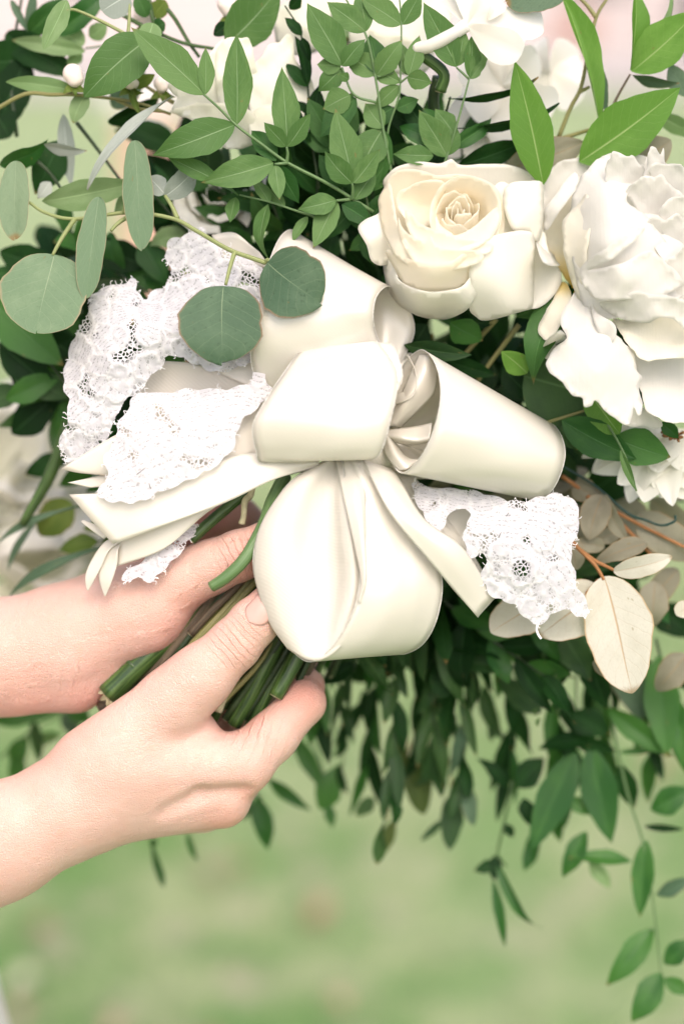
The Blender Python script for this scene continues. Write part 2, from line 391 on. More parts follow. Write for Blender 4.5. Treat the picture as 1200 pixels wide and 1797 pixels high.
def lacemat():
    g = NT('lace cotton'); ob = g.coord('Object')
    wob = g.n('ShaderNodeMapping', {0: ob, 3: (1, 1, 1)}).outputs[0]
    vo = g.n('ShaderNodeTexVoronoi', {'Vector': wob, 'Scale': 620}, feature='DISTANCE_TO_EDGE').outputs['Distance']
    net = g.ramp(vo, .10, .16, 1, 0)                                   # 1 on threads
    big = g.noise(ob, 75, 3); motif = g.ramp(big, .44, .50)
    at = g.n('ShaderNodeAttribute', attribute_name='net').outputs['Fac']
    th = g.n('ShaderNodeTexWave', {'Vector': ob, 'Scale': 230, 'Distortion': 3.5, 'Detail': 2, 'Detail Scale': 1.2}, bands_direction='Y').outputs['Fac']
    fz = g.noise(ob, 1300, 3); cord = g.n('ShaderNodeAttribute', attribute_name='cord').outputs['Fac']
    gap = g.math('MULTIPLY', g.ramp(g.math('ADD', th, g.math('MULTIPLY', fz, .5)), .55, .25, 0, .42), g.math('SUBTRACT', 1.0, cord, clamp=True))
    al = g.math('MAXIMUM', net, g.math('SUBTRACT', 1.0, g.math('MAXIMUM', at, gap)))
    lc = g.mix(cord, C4((.58, .58, .62)), C4((.75, .75, .77)))
    h = g.math('ADD', g.math('ADD', g.math('MULTIPLY', th, .7), g.math('MULTIPLY', cord, 1.5)), g.math('MULTIPLY', fz, .6))
    nb = g.bump(h, .32, .0006)
    pr = g.n('ShaderNodeBsdfPrincipled', {'Base Color': lc, 'Roughness': .85, 'Specular IOR Level': .15, 'Sheen Weight': .3, 'Normal': nb})
    tr = g.n('ShaderNodeBsdfTranslucent', {'Color': C4((.88, .88, .9)), 'Normal': nb})
    m = g.n('ShaderNodeMixShader', {0: .22, 1: pr.outputs[0], 2: tr.outputs[0]}).outputs[0]
    return g.out(g.n('ShaderNodeMixShader', {0: al, 1: g.n('ShaderNodeBsdfTransparent').outputs[0], 2: m}).outputs[0])

def skinmat():
    g = NT('skin'); ob = g.coord('Object')
    at = g.n('ShaderNodeAttribute', attribute_name='blush').outputs['Fac']
    n = g.noise(ob, 28, 4); n2 = g.noise(ob, 160, 3)
    col = g.mix(g.ramp(n, .3, .7), C4((.72, .495, .43)), C4((.655, .42, .355)))
    col = g.mix(g.ramp(n2, .5, .72, 0, .25), col, C4((.70, .40, .31)))
    col = g.mix(g.math('MULTIPLY', at, .95, clamp=True), col, C4((.72, .30, .23)))
    vo = g.n('ShaderNodeTexVoronoi', {'Vector': ob, 'Scale': 950}, feature='DISTANCE_TO_EDGE').outputs['Distance']
    h = g.math('ADD', g.math('ADD', g.math('MULTIPLY', g.ramp(vo, 0, .2), .6), g.math('MULTIPLY', g.noise(ob, 320, 4), .7)), g.math('MULTIPLY', g.noise(g.n('ShaderNodeMapping', {0: ob, 3: (.4, 1.6, 1.6)}).outputs[0], 160, 3), 1.0))
    cm = g.n('ShaderNodeAttribute', attribute_name='crease').outputs['Fac']; al = g.n('ShaderNodeAttribute', attribute_name='along').outputs['Fac']
    wig = g.noise(ob, 90, 3); ln = g.math('SINE', g.math('ADD', g.math('MULTIPLY', al, .55), g.math('MULTIPLY', wig, 9.0)))
    ln = g.math('MULTIPLY', g.ramp(ln, .62, .98), cm)
    h = g.math('SUBTRACT', h, g.math('MULTIPLY', ln, 4.0)); col = g.mix(g.math('MULTIPLY', ln, .45), col, C4((.55, .24, .17)))  # crease lines tinted darker and redder, putting their shade into the colour
    pr = g.n('ShaderNodeBsdfPrincipled', {'Base Color': col, 'Roughness': .42, 'Specular IOR Level': .4, 'Subsurface Weight': .22, 'Subsurface Radius': (1.0, .35, .2), 'Subsurface Scale': .003,
              'Normal': g.bump(h, .55, .0008)})
    return g.out(pr.outputs[0])

M = {}
M['nand'] = leafmat('nandina leaf', (.062, .140, .036), (.108, .200, .064), rough=.5, trans=.2, nlat=8, latf=.4, vein=(.25, .36, .19))
M['nand2'] = leafmat('nandina leaf shaded copy', (.017, .070, .012), (.042, .118, .026), rough=.48, trans=.2, nlat=8, latf=.3)  # darker copy of the nandina green, shade painted in for inner leaves
M['euc'] = leafmat('eucalyptus leaf', (.130, .205, .120), (.19, .265, .165), rough=.58, trans=.12, nlat=7, mw=(.006, .026), rim=(.30, .24, .15), latf=.35, vein=(.33, .40, .26), speck=.18)
M['eucd'] = leafmat('eucalyptus round leaf', (.054, .105, .060), (.088, .145, .088), rough=.55, trans=.08, nlat=7, mw=(.006, .024), rim=(.24, .15, .10), latf=.35, vein=(.28, .36, .22), speck=.55)
M['eucb'] = leafmat('eucalyptus hanging and shaded leaf', (.016, .05, .014), (.04, .092, .026), rough=.5, spec=.25, trans=.2, nlat=8, latf=.2)
M['silver'] = leafmat('silver leaf', (0.2520, 0.2925, 0.2610), (0.3330, 0.3690, 0.3375), rough=.5, trans=.1, nlat=8, latf=.25)
M['bright'] = leafmat('bright bay leaf', (.095, .22, .032), (.145, .29, .055), rough=.42, trans=.3, nlat=11, latf=.25, vein=(.38, .50, .20), speck=.1)
M['pale'] = leafmat('pale sage leaf', (.15, .25, .10), (.22, .32, .155), rough=.55, trans=.25, nlat=8, latf=.2)
M['rus'] = leafmat('ruscus leaf', (.015, .078, .012), (.046, .145, .025), rough=.42, trans=.25, nlat=3, latf=.15, spec=.3, vein=(.06, .16, .05))
M['dark'] = leafmat('shade-darkened leaf', (.0035, .022, .004), (.010, .045, .008), rough=.55, trans=.12, nlat=9, latf=.3, spec=.12)  # near-black green puts the bouquet's inner shade into the leaf colour
M['cream'] = leafmat('cream leaf underside', (.50, .48, .41), (.58, .565, .50), rough=.75, trans=.22, nlat=9, rim=(.42, .26, .12), latf=.35, vein=(.42, .25, .13), spec=.2)
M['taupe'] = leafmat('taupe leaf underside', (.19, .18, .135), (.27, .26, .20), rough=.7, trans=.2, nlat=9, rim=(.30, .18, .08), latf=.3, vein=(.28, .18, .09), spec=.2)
M['sepal'] = leafmat('olive sepal', (0.0800, 0.1360, 0.0240), (0.1360, 0.1920, 0.0400), rough=.5, trans=.2, nlat=5, latf=.2, rim=(.25, .10, .03))
M['rose'] = petalmat('rose petal', (.90, .875, .79), (.91, .885, .81), (.93, .885, .78), trans=.6, vein=.16)
M['roseo'] = petalmat('rose outer petal', (.82, .81, .74), (.84, .83, .77), None, trans=.34, vein=.22)
M['peony'] = petalmat('peony petal', (.75, .745, .72), (.77, .765, .74), None, trans=.42, vein=.35)
M['peoyl'] = petalmat('peony inner petal', (.82, .80, .70), (.83, .81, .73), None, trans=.45, vein=.3)
M['peoye'] = petalmat('peony petal yellow foot', (.80, .77, .65), (.82, .79, .68), (.84, .62, .12), trans=.45, vein=.3, flip=True, rng=(.0, .45))
M['peoye2'] = petalmat('peony petal yellow top', (.80, .78, .68), (.82, .80, .71), (.84, .66, .2), trans=.42, vein=.3, rng=(.0, .35))
M['white'] = petalmat('white petal', (.79, .79, .74), (.81, .81, .77), (.79, .79, .68), trans=.32, vein=.3)
M['orchid'] = petalmat('white waxy petal', (.80, .79, .77), (.82, .81, .79), (.80, .77, .70), trans=.3, rough=.5, vein=.12)
M['satin'] = ribbonmat('cream satin', (.815, .79, .72), (.80, .765, .68), .22)
M['tails'] = ribbonmat('ivory ribbon', (.80, .772, .70), (.79, .75, .66), .42, .1)
M['matte'] = ribbonmat('cream ribbon underside', (.79, .76, .69), (.79, .76, .69), .6, .0, .2)
M['lace'] = lacemat(); M['skin'] = skinmat()
M['stem'] = stemmat('fresh stem', (.018, .050, .011), (.075, .14, .035), .36)
M['stemd'] = stemmat('dark stem', (.012, .028, .01), (.035, .065, .02), .4)
M['stemb'] = stemmat('bark stem', (.06, .045, .03), (.13, .10, .06), .7)
M['stemo'] = stemmat('olive stem', (.16, .17, .05), (.26, .24, .10), .5)
M['stemg'] = stemmat('sage stem', (.075, .15, .05), (.13, .215, .085), .42)
M['stemy'] = stemmat('yellow green stem', (.20, .25, .09), (.28, .31, .13), .5)
M['twig'] = stemmat('rust twig', (.24, .10, .03), (.36, .17, .06), .55)
M['cut'] = plainmat('cut stem end', (.55, .52, .33), .7, .3, 300)
M['nail'] = plainmat('fingernail', (.60, .36, .31), .32, .08, 120, .05, .5)
M['berry'] = plainmat('white berry', (.82, .72, .66), .45, .1, 60, .1)
M['thread'] = plainmat('cotton thread', (.88, .88, .9), .9, .05, 200, .2)
M['pin'] = plainmat('steel pin', (.25, .25, .25), .35, .2, 200, .1)
M['wire'] = plainmat('green florist wire', (.012, .045, .035), .4, .2, 200, .1)
M['anther'] = plainmat('yellow anther', (.72, .45, .05), .7, .3, 300, .3)
M['dress'] = plainmat('pale dress cloth', (.80, .76, .72), .7, .06, 12, .2)
M['hair'] = plainmat('brown hair', (.09, .05, .03), .45, .4, 60, .6)
M['drylf'] = leafmat('dry fallen leaf', (.30, .20, .13), (.46, .33, .24), rough=.7, trans=.15, nlat=6)
M['olive'] = leafmat('olive tip leaf', (0.0400, 0.0680, 0.0144), (0.0680, 0.0960, 0.0240), rough=.5, trans=.2, nlat=8, latf=.2)
M['selv'] = plainmat('ribbon selvage', (.86, .84, .79), .5, .1, 900, .6)
M['palelf'] = leafmat('pale fallen leaf', (.62, .58, .42), (.72, .68, .52), rough=.7, trans=.15, nlat=6)
M['bud'] = plainmat('green bud', (.06, .13, .03), .5, .25, 90, .2)
# ------------------------------------------------------------------ the setting: lawn, pavement, far building
def quad(x0, x1, y0, y1, nx, ny, zf):
    xs = np.linspace(x0, x1, nx); ys = np.linspace(y0, y1, ny); X, Y = np.meshgrid(xs, ys, indexing='ij')
    V = np.stack([X, Y, zf(X, Y)], -1).reshape(-1, 3)
    F = np.array([[i*ny+j, (i+1)*ny+j, (i+1)*ny+j+1, i*ny+j+1] for i in range(nx-1) for j in range(ny-1)])
    return V, F
g = NT('lawn turf'); ob = g.coord('Object')
b1 = g.noise(ob, 6, 4); b2 = g.noise(ob, 9, 4); b3 = g.noise(ob, .35, 3); b4 = g.noise(ob, 60, 3)
col = g.mix(g.ramp(b1, .42, .60), C4((.14, .255, .08)), C4((.31, .365, .19)))
col = g.mix(g.ramp(b2, .50, .68, 0, .7), col, C4((.43, .38, .29)))
col = g.mix(g.ramp(b3, .45, .62, 0, .5), col, C4((.30, .37, .20)))
yy = g.n('ShaderNodeSeparateXYZ', {0: ob}).outputs[1]; col = g.mix(g.ramp(yy, 2.6, 9, 0, .7), col, C4((.37, .45, .25)))
col = g.mix(g.ramp(b4, .4, .7, 0, .3), col, C4((.15, .24, .075)))
M['lawn'] = g.out(g.n('ShaderNodeBsdfPrincipled', {'Base Color': col, 'Roughness': .8, 'Specular IOR Level': .15, 'Normal': g.bump(b4, .6, .03)}).outputs[0])
V, F = quad(-26, 26, -8, 23, 60, 60, lambda x, y: .02*fnoise(x, y, 1, .8))
tag(link('lawn', mesh_from('lawn', V, F), M['lawn']), 'short green lawn with dry tan patches', kind='structure')
V, F = quad(-300, 300, -300, 400, 8, 8, lambda x, y: 0*x-.06)
M['dirt'] = plainmat('far ground', (.30, .30, .20), .9, .3, .2, .2)
tag(link('ground', mesh_from('ground', V, F), M['dirt']), kind='structure')
M['pave'] = plainmat('pale paving', (.50, .46, .44), .8, .12, .8, .1)
V, F = quad(-60, 60, 23, 42, 12, 6, lambda x, y: 0*x+.03)
tag(link('pavement', mesh_from('pavement', V, F), M['pave']), 'pale paving beyond the lawn', kind='structure')

def box(x0, x1, y0, y1, z0, z1):
    V = np.array([(x, y, z) for x in (x0, x1) for y in (y0, y1) for z in (z0, z1)], float)
    return V, [[0, 1, 3, 2], [4, 6, 7, 5], [0, 4, 5, 1], [2, 3, 7, 6], [0, 2, 6, 4], [1, 5, 7, 3]]
def at(name, label, cat, loc, group=None):
    o = bpy.data.objects.new(name, None); COL.objects.link(o); o.location = loc; return tag(o, label, cat, group)
M['stucco'] = plainmat('pale stucco', (.58, .52, .51), .85, .08, 1.5, .2)
M['brick'] = plainmat('red brick', (.42, .22, .17), .85, .25, 6, .4)
M['glass'] = plainmat('dark glass', (.03, .035, .04), .1, .1, 1, 0, .6)
M['trim'] = plainmat('white trim', (.78, .76, .74), .6, .05, 3, .1)
b = at('building', 'long pale stucco building far behind the lawn', 'building', (0, 42, 0))
part('wall', b, *box(-40, 40, 42, 50, 0, 6.5), M['stucco'], smooth=False)
part('roof', b, *box(-41, 41, 41.4, 50.6, 6.5, 7.0), M['brick'], smooth=False)
for x in range(-36, 40, 6):
    w = part('window', b, *box(x-.9, x+.9, 41.93, 41.995, 1.2, 3.4), M['trim'], smooth=False)
    part('pane', w, *box(x-.8, x+.8, 41.9, 41.925, 1.3, 3.3), M['glass'], smooth=False)
# brick planter, dark car-like bollard row are far and soft: one brick gate pier each side
def pier(x, y, h, w_, label, mat):
    p = at('gate_pier', label, 'pier', (x, y, 0))
    part('shaft', p, *box(x-w_, x+w_, y-w_, y+w_, 0, h), mat, smooth=False)
    part('cap', p, *box(x-w_*1.25, x+w_*1.25, y-w_*1.25, y+w_*1.25, h, h+.08), M['trim'], smooth=False)
M['peach'] = plainmat('peach render', (.68, .42, .34), .85, .1, 8, .2)
pier(W(np.array([[265., 260., 0]]))[0][0]*7.6, 5.6, .93, .085, 'peach coloured pier seen blurred between the leaves at upper left', M['peach'])
pier(5.1, 39.0, .95, .34, 'red brick pier blurred behind the top of the bouquet', M['brick'])
pier(8.1, 39.0, 2.0, .6, 'dark grey pier blurred in the upper right corner', M['glass'])

# grass blades over the part of the lawn in view
n = 14000; y = RNG.uniform(1.2, 7.5, n); x = RNG.uniform(-1, 1, n)*(.55+.28*y)
h = RNG.uniform(.018, .05, n); an = RNG.uniform(0, 2*math.pi, n); wv = .0022+RNG.uniform(0, .0018, n)
lean = RNG.uniform(-.02, .02, (n, 2)); z0 = .02*fnoise(x, y, 1, .8)-.002
V = np.zeros((n, 3, 3)); V[:, 0] = np.stack([x-np.cos(an)*wv, y-np.sin(an)*wv, z0], 1)
V[:, 1] = np.stack([x+np.cos(an)*wv, y+np.sin(an)*wv, z0], 1); V[:, 2] = np.stack([x+lean[:, 0], y+lean[:, 1], z0+h], 1)
g = NT('grass blade'); ob = g.coord('Object')
col = g.mix(g.ramp(g.noise(ob, 3, 3), .4, .6), C4((.125, .27, .08)), C4((.29, .36, .18)))
M['grass'] = g.out(g.n('ShaderNodeBsdfPrincipled', {'Base Color': col, 'Roughness': .6}).outputs[0])
tag(link('grass', mesh_from('grass', V.reshape(-1, 3), np.arange(3*n).reshape(-1, 3), smooth=False), M['grass']), 'short blades of lawn grass', kind='stuff')
# fallen leaves on the lawn
V, F, uv = leaf_mesh('oval', 2); lm = mesh_from('fallen_leaf', V, F, uv); lm.materials.append(M['drylf'])
for i in range(30):
    y = 1.7+4.5*random.random()**1.5; x = random.uniform(-1, 1)*(.1+.24*y)
    if i == 0: x, y = -.415, 2.02
    o = bpy.data.objects.new('fallen_leaf', lm); COL.objects.link(o); L = random.uniform(.035, .065)
    o.location = (x, y, .035); o.scale = (L*.6, L, L); o.rotation_euler = (random.uniform(-.3, .3), random.uniform(-.3, .3), random.uniform(0, 6.3))
    if i == 0:
        o.data = lm.copy(); o.data.materials[0] = M['palelf']; o.scale = (.035, .04, .04); tag(o, 'small pale fallen leaf blurred to a disc low at the left', 'leaf'); continue
    tag(o, 'dry tan fallen leaf lying out of focus on the lawn', 'leaf', 'dry leaves scattered on the lawn')

# ------------------------------------------------------------------ the person: one continuous body, arms coming in from the left
bd = SDF()
# lower hand (the person's right hand), back of the hand towards us
bd.chain([(-330, 1640, -20, 122), (0, 1478, 0, 99), (130, 1414, 0, 89)], 30)
bd.chain([(125, 1414, 0, 87), (215, 1355, -12, 86), (425, 1340, -10, 53)], 34)
bd.chain([(190, 1402, 6, 82), (388, 1402, 15, 51)], 30)
bd.chain([(190, 1420, 50, 60), (355, 1415, 80, 45)], 24)
bd.chain([(200, 1420, 80, 50), (310, 1420, 120, 38)], 24)
bd.chain([(165, 1345, -18, 74), (308, 1228, -42, 58), (350, 1190, -52, 53), (412, 1131, -62, 46.5)], 26)
bd.chain([(412, 1131, -62, 46), (446, 1092, -64, 43), (474, 1062, -64, 36), (488, 1048, -62, 30)], 10)
bd.chain([(230, 1320, 4, 74), (338, 1290, 6, 47)], 22)
bd.chain([(425, 1340, -10, 52), (478, 1293, 4, 43), (532, 1233, 30, 39)], 16)
bd.chain([(532, 1233, 30, 38.5), (533, 1205, 75, 35), (528, 1175, 120, 32), (492, 1130, 190, 28), (430, 1110, 212, 24)], 10)
bd.chain([(388, 1402, 15, 48), (452, 1330, 115, 36), (440, 1240, 205, 31), (385, 1190, 225, 27)], 12)
bd.chain([(355, 1415, 80, 43), (415, 1345, 175, 34), (385, 1260, 235, 29), (330, 1215, 240, 25)], 12)
bd.chain([(310, 1420, 120, 36), (365, 1380, 200, 29), (335, 1300, 248, 25), (300, 1255, 250, 21)], 12)
# upper hand (left hand), thumb side towards us
bd.chain([(-330, 1222, 110, 120), (0, 1153, 85, 97), (105, 1130, 78, 96)], 30)
bd.chain([(105, 1128, 76, 95), (250, 1070, 45, 76), (322, 1017, 10, 51)], 30)
bd.chain([(40, 1192, 80, 58), (135, 1200, 78, 50)], 26)
bd.chain([(130, 1180, 85, 60), (180, 1165, 70, 44)], 24)
bd.chain([(318, 1018, 8, 50), (368, 996, -4, 46), (420, 975, -16, 45)], 16)
bd.chain([(420, 975, -16, 44), (470, 955, -18, 40), (512, 940, -18, 32)], 9)
bd.chain([(110, 1110, 90, 72), (225, 1030, 150, 58)], 30)
bd.chain([(225, 1010, 120, 46), (330, 925, 165, 37), (420, 905, 215, 32), (490, 960, 235, 27)], 14)
bd.chain([(205, 1040, 160, 44), (295, 965, 225, 36), (395, 965, 265, 31), (450, 1030, 262, 27)], 12)
bd.chain([(180, 1085, 180, 42), (265, 1020, 250, 34), (355, 1040, 285, 29), (410, 1100, 268, 25)], 12)
bd.chain([(160, 1125, 190, 36), (230, 1085, 250, 29), (310, 1100, 280, 25), (355, 1150, 270, 21)], 12)
# creases: knuckles, wrist lines, tendon groove
for a, b in (((386, 1118, -109), (408, 1146, -111)), ((400, 1110, -110), (424, 1138, -112)), ((415, 1104, -109), (437, 1128, -110)), ((394, 1112, -110), (420, 1150, -110))):
    bd.cut((*a,), 2.0, (*b,), 2.2, 6)
for a, b in (((405, 940, -46), (416, 1000, -56)), ((418, 936, -48), (430, 992, -56)), ((430, 938, -50), (440, 978, -56))): bd.cut(a, 1.8, b, 2.2, 6)
bd.cut((290, 1428, -62), 5, (350, 1394, -56), 6, 24); bd.cut((350, 1394, -56), 6, (428, 1386, -42), 5, 22)
# nail bed
bd.cut((440, 1072, -111), 4, (466, 1055, -106), 4, 8)
V1, F1 = bd.mesh((-240, 820, -140), (620, 1720, 340), 4.2, 2)
# the rest of the body, coarser, standing left of the picture and facing right
bb = SDF(); TX = -1130
def px_of(p):
    p = np.asarray(p, float)-CAMP; f = p @ FV; k = f/D0
    return np.array([600+(p @ RV)/(S*k), 898.5-(p @ UV_)/(S*k), (f-D0)/S])
bb2 = SDF(); m_ = 1000.0                           # millimetres, world axes
elb_r = W(np.array([-760., 1850., -60.]))*m_; elb_l = W(np.array([-760., 1320., 150.]))*m_
cx, cy = -400.0, float(W(np.array([0., 1400., 460.]))[1]*m_)
sh_r = np.array([cx, cy-165, 1330.]); sh_l = np.array([cx, cy+165, 1330.])
for sh, el, wr in ((sh_r, elb_r, W(np.array([-235., 1593., -16.]))*m_), (sh_l, elb_l, W(np.array([-235., 1203., 105.]))*m_)):
    bb2.cone(sh, 44, el, 36, 30); bb2.cone(el, 36, wr, 28.5, 25)
bb2.cone((cx, cy, 1000), 105, (cx, cy, 1270), 100, 60, ((0, 1, 0), 1.35)); bb2.cone(sh_r, 50, sh_l, 50, 60)
bb2.cone((cx, cy, 1330), 52, (cx+12, cy, 1450), 48, 40); bb2.cone((cx+18, cy, 1510), 74, (cx+2, cy, 1570), 82, 30)
bb2.cone((cx+45, cy, 1460), 46, (cx+50, cy, 1490), 52, 30); bb2.cone((cx+98, cy, 1525), 7, (cx+108, cy, 1492), 13, 14)
bb2.cone((cx+88, cy-12, 1462), 8, (cx+88, cy+12, 1462), 8, 10)
for s_ in (-1, 1):
    bb2.cone((cx, cy+s_*80, 1490), 10, (cx-4, cy+s_*84, 1530), 14, 8); bb2.cut((cx+92, cy+s_*30, 1528), 10, (cx+92, cy+s_*34, 1528), 10, 10)
    bb2.cone((cx+76, cy+s_*31, 1527), 12, (cx+76, cy+s_*32, 1527), 12, 3); bb2.cone((cx, cy+s_*75, 980), 80, (cx, cy+s_*75, 480), 52, 40); bb2.cone((cx, cy+s_*75, 480), 52, (cx, cy+s_*75, 60), 38, 30)
    bb2.cone((cx-20, cy+s_*75, 40), 36, (cx+130, cy+s_*75, 30), 28, 20)
lo = np.array([cx-260, cy-420, 0]); V2, F2 = bb2.mesh(lo, (-120, cy+420, 1690), 11, 2)
V2w = V2/m_
V1w = W(V1)
pt = at('person', 'person in a pale dress gripping the cut flower stems with both bare hands', 'person', (cx/m_, cy/m_, 0))
Va = np.vstack([V1w, V2w]); Fa = np.vstack([F1[:, ::-1], F2+len(V1)])
body = part('body', pt, Va, Fa, M['skin'])
blush = np.zeros(len(Va)); PX = V1
for (x, y, d, r, s_) in ((532, 1225, 10, 45, .8), (560, 1220, 40, 40, .7), (425, 1265, 20, 60, .55), (470, 1060, -60, 45, .45), (412, 1130, -90, 45, .35), (440, 1375, -10, 45, .55), (395, 1450, 0, 45, .6),
        (340, 1050, 0, 45, .5), (300, 1090, 20, 60, .45), (150, 1225, 60, 60, .5), (180, 1190, 60, 50, .4), (430, 975, -40, 45, .55), (470, 960, -30, 50, .5), (350, 930, 160, 90, .8), (60, 1240, 60, 70, .45), (210, 1560, 0, 90, .2), (20, 1560, 0, 90, .25)):
    blush[:len(PX)] = np.maximum(blush[:len(PX)], s_*np.exp(-((PX-np.array([x, y, d]))**2).sum(1)/(r*r)))
K1, A1 = np.array([412, 1131, -62.]), np.array([.72, -.69, 0]); K2, A2 = np.array([420, 975, -16.]), np.array([.92, -.39, 0])
al = np.zeros(len(Va)); cm = np.zeros(len(Va)); n1 = len(PX)
for K, A, r, s_, fr in ((np.array([414, 1127, -100.]), A1, 34, 1, 1.0), (np.array([424, 972, -58.]), A2, 32, 1, .9), (np.array([120, 1190, 0.]), np.array([.95, .3, 0]), 40, .2, .5), (np.array([330, 1050, -30.]), np.array([.5, .86, 0]), 60, .12, .45),
                        (np.array([445, 1285, -40.]), np.array([.9, .4, 0]), 40, .5, .7), (np.array([240, 1070, -30.]), np.array([.35, .93, 0]), 90, .08, .4), (np.array([60, 1215, -10.]), np.array([.15, .98, 0]), 60, .12, .35)):
    w_ = np.exp(-((PX-K)**2).sum(1)/(r*r)); up = w_*s_ > cm[:n1]; cm[:n1] = np.where(up, w_*s_, cm[:n1]); al[:n1] = np.where(up, ((PX-K) @ A)*fr, al[:n1])
for nm_, ar in (('along', al), ('crease', cm)):
    q_ = body.data.attributes.new(nm_, 'FLOAT', 'POINT'); q_.data.foreach_set('value', ar.astype(np.float32))
at_ = body.data.attributes.new('blush', 'FLOAT', 'POINT'); at_.data.foreach_set('value', blush.astype(np.float32))
# thumb nail
def nail(o, axx, wdt, L, nrm, label=None):
    o = np.array(o, float); a = np.array(axx, float); a /= np.linalg.norm(a); n_ = np.array(nrm, float); n_ -= a*n_.dot(a); n_ /= np.linalg.norm(n_); s_ = np.cross(a, n_)
    V, F, uv = [], [], []; nu, nv = 12, 14
    for j in range(nv+1):
        v = j/nv; w_ = wdt/2*min(1, (math.sin(min(v/.35, 1)*math.pi/2)**.6))*(1 if v < .8 else math.cos((v-.8)/.2*1.1)**.5)
        for i in range(nu+1):
            u = i/nu*2-1; V.append(o+a*L*(v-.5)+s_*u*w_+n_*(5-(u*w_/(wdt/2))**2*7-1.5*(v-.5)**2*4)); uv.append((i/nu, v))
    F = [[j*(nu+1)+i, j*(nu+1)+i+1, (j+1)*(nu+1)+i+1, (j+1)*(nu+1)+i] for j in range(nv) for i in range(nu)]
    part('fingernail', pt, W(np.array(V)), F, M['nail'], uv, label, .0005)
nail((457, 1071, -105), (.68, -.73, .06), 46, 56, (-.12, -.15, -1), 'pink thumbnail of the lower hand')
# dress and hair
prof = [(1.28, .125), (1.15, .125), (1.04, .12), (1.0, .165), (.945, .208), (.87, .212), (.55, .27), (.25, .38), (.02, .44)]
Vd, Fd, ns = [], [], 72
P = cr(np.array([(r, z) for z, r in prof]), 6)
for r, z in P:
    for k in range(ns):
        t = 2*math.pi*k/ns; f = 1+max(0, (1.0-z))*.07*math.sin(9*t+2*math.sin(2*t)); Vd.append((cx/m_+r*f*math.cos(t), cy/m_+r*f*math.sin(t)*(.62+.53*float(np.interp(z, [.93, 1.14], [0, 1]))), z))
m2 = len(P); Fd = [[i*ns+k, (i+1)*ns+k, (i+1)*ns+(k+1) % ns, i*ns+(k+1) % ns] for i in range(m2-1) for k in range(ns)]
part('dress', pt, Vd, Fd, M['dress'], None, 'pale flared dress', .002)
M['iris'] = plainmat('dark eye', (.05, .03, .02), .15, .1, 50, 0, .6); M['lip'] = plainmat('lips', (.55, .22, .20), .4, .1, 100, .1)
for s_ in (-1, 1):
    V, F, uv = tube_geo(np.array([(cx+84, cy+s_*32, 1521), (cx+90, cy+s_*32, 1527), (cx+84, cy+s_*32, 1533)])/m_, np.array([2, 9, 2])/m_, 10, 5); part('eye', pt, V, F, M['iris'])
V, F, uv = tube_geo(np.array([(cx+90, cy-20, 1463), (cx+98, cy, 1465), (cx+90, cy+20, 1463)])/m_, np.array([2, 5.5, 2])/m_, 8, 5); part('lips', pt, V, F, M['lip'])
hr = SDF(); hr.cone((cx-14, cy, 1555), 92, (cx-16, cy, 1580), 88, 20); hr.cone((cx-60, cy, 1540), 62, (cx-85, cy, 1320), 44, 40, ((0, 1, 0), 1.5)); hr.cut((cx+75, cy, 1500), 76, (cx+80, cy, 1540), 60, 14)
Vh, Fh = hr.mesh((cx-220, cy-180, 1240), (cx+140, cy+180, 1700), 8, 2); part('hair', pt, Vh/m_, Fh, M['hair'])
# ------------------------------------------------------------------ cut stems in the hands
def stem_thing(label, P, r, mat, group=None, name='flower_stem', cut=True, n=6, knob=None):
    P = np.array(P, float); t = thing(name, label, 'stem', P[-1], group)
    tube('stalk', t, P, r, mat, 12, n)
    if cut:
        rr = r if np.isscalar(r) else r[-1]; a = P[-1]-P[-2]; a /= np.linalg.norm(a)
        tube('cut_end', t, [P[-1]-a*.5, P[-1]+a*1.6], [rr*.86, rr*.8], M['cut'], 12, 2)
    if knob:
        for f, q in knob:
            k = P[0]*(1-f)+P[-1]*f; a = P[-1]-P[0]; a /= np.linalg.norm(a)
            tube('node', t, [k-a*9, k, k+a*9], [q*.98, q*1.22, q*.9], mat, 12, 3)
    return t
stem_thing('pale green bent stem lying across the upper thumb', [(500, 835, -10), (478, 880, -40), (462, 925, -72), (430, 980, -92), (398, 1012, -96), (371, 1030, -92)], [12, 12, 12, 11, 10.5, 9.5], M['stemg'])
stem_thing('short bright green stem poking out under the ribbon tails', [(440, 858, 0), (400, 890, -12), (365, 920, -18), (335, 947, -22)], [9, 10, 10, 10], M['stem'])
stem_thing('thick jointed stem with a torn pale end nearest the wrists', [(520, 860, 60), (400, 1000, 45), (310, 1105, 35), (245, 1165, 34), (190, 1219, 36)], [17, 18, 19, 21, 22], M['stem'], knob=[(.30, 17), (.56, 19), (.70, 20), (.86, 22)])
for dx, dy, w_ in ((-12, 6, 12), (2, 22, 14), (14, 30, 10), (-16, -8, 8)): leaf(bpy.data.objects['flower_stem.002'], 'blade', M['cut'], 196, 1212, 188+dx, 1224+dy, w_, 22, 30, random.uniform(-30, 30), 1, 'splinter')
stem_thing('dark woody stem end just under the thick jointed stem', [(530, 880, 70), (400, 1040, 60), (270, 1180, 62), (176, 1244, 70)], [11, 12, 12, 12], M['stemb'], knob=[(.6, 12), (.9, 12)])
stem_thing('dark green stem end peeking out over the lower wrist', [(530, 890, 60), (410, 1060, 40), (300, 1175, 40), (224, 1244, 52)], [11, 12, 13, 13], M['stemd'], knob=[(.75, 13)])
stem_thing('brown woody stem between the thick jointed stem and the lower thumb', [(530, 870, 50), (430, 1000, 40), (330, 1110, 28), (265, 1190, 40), (225, 1235, 60)], [12, 13, 13, 13, 12], M['stemb'], knob=[(.45, 13)])
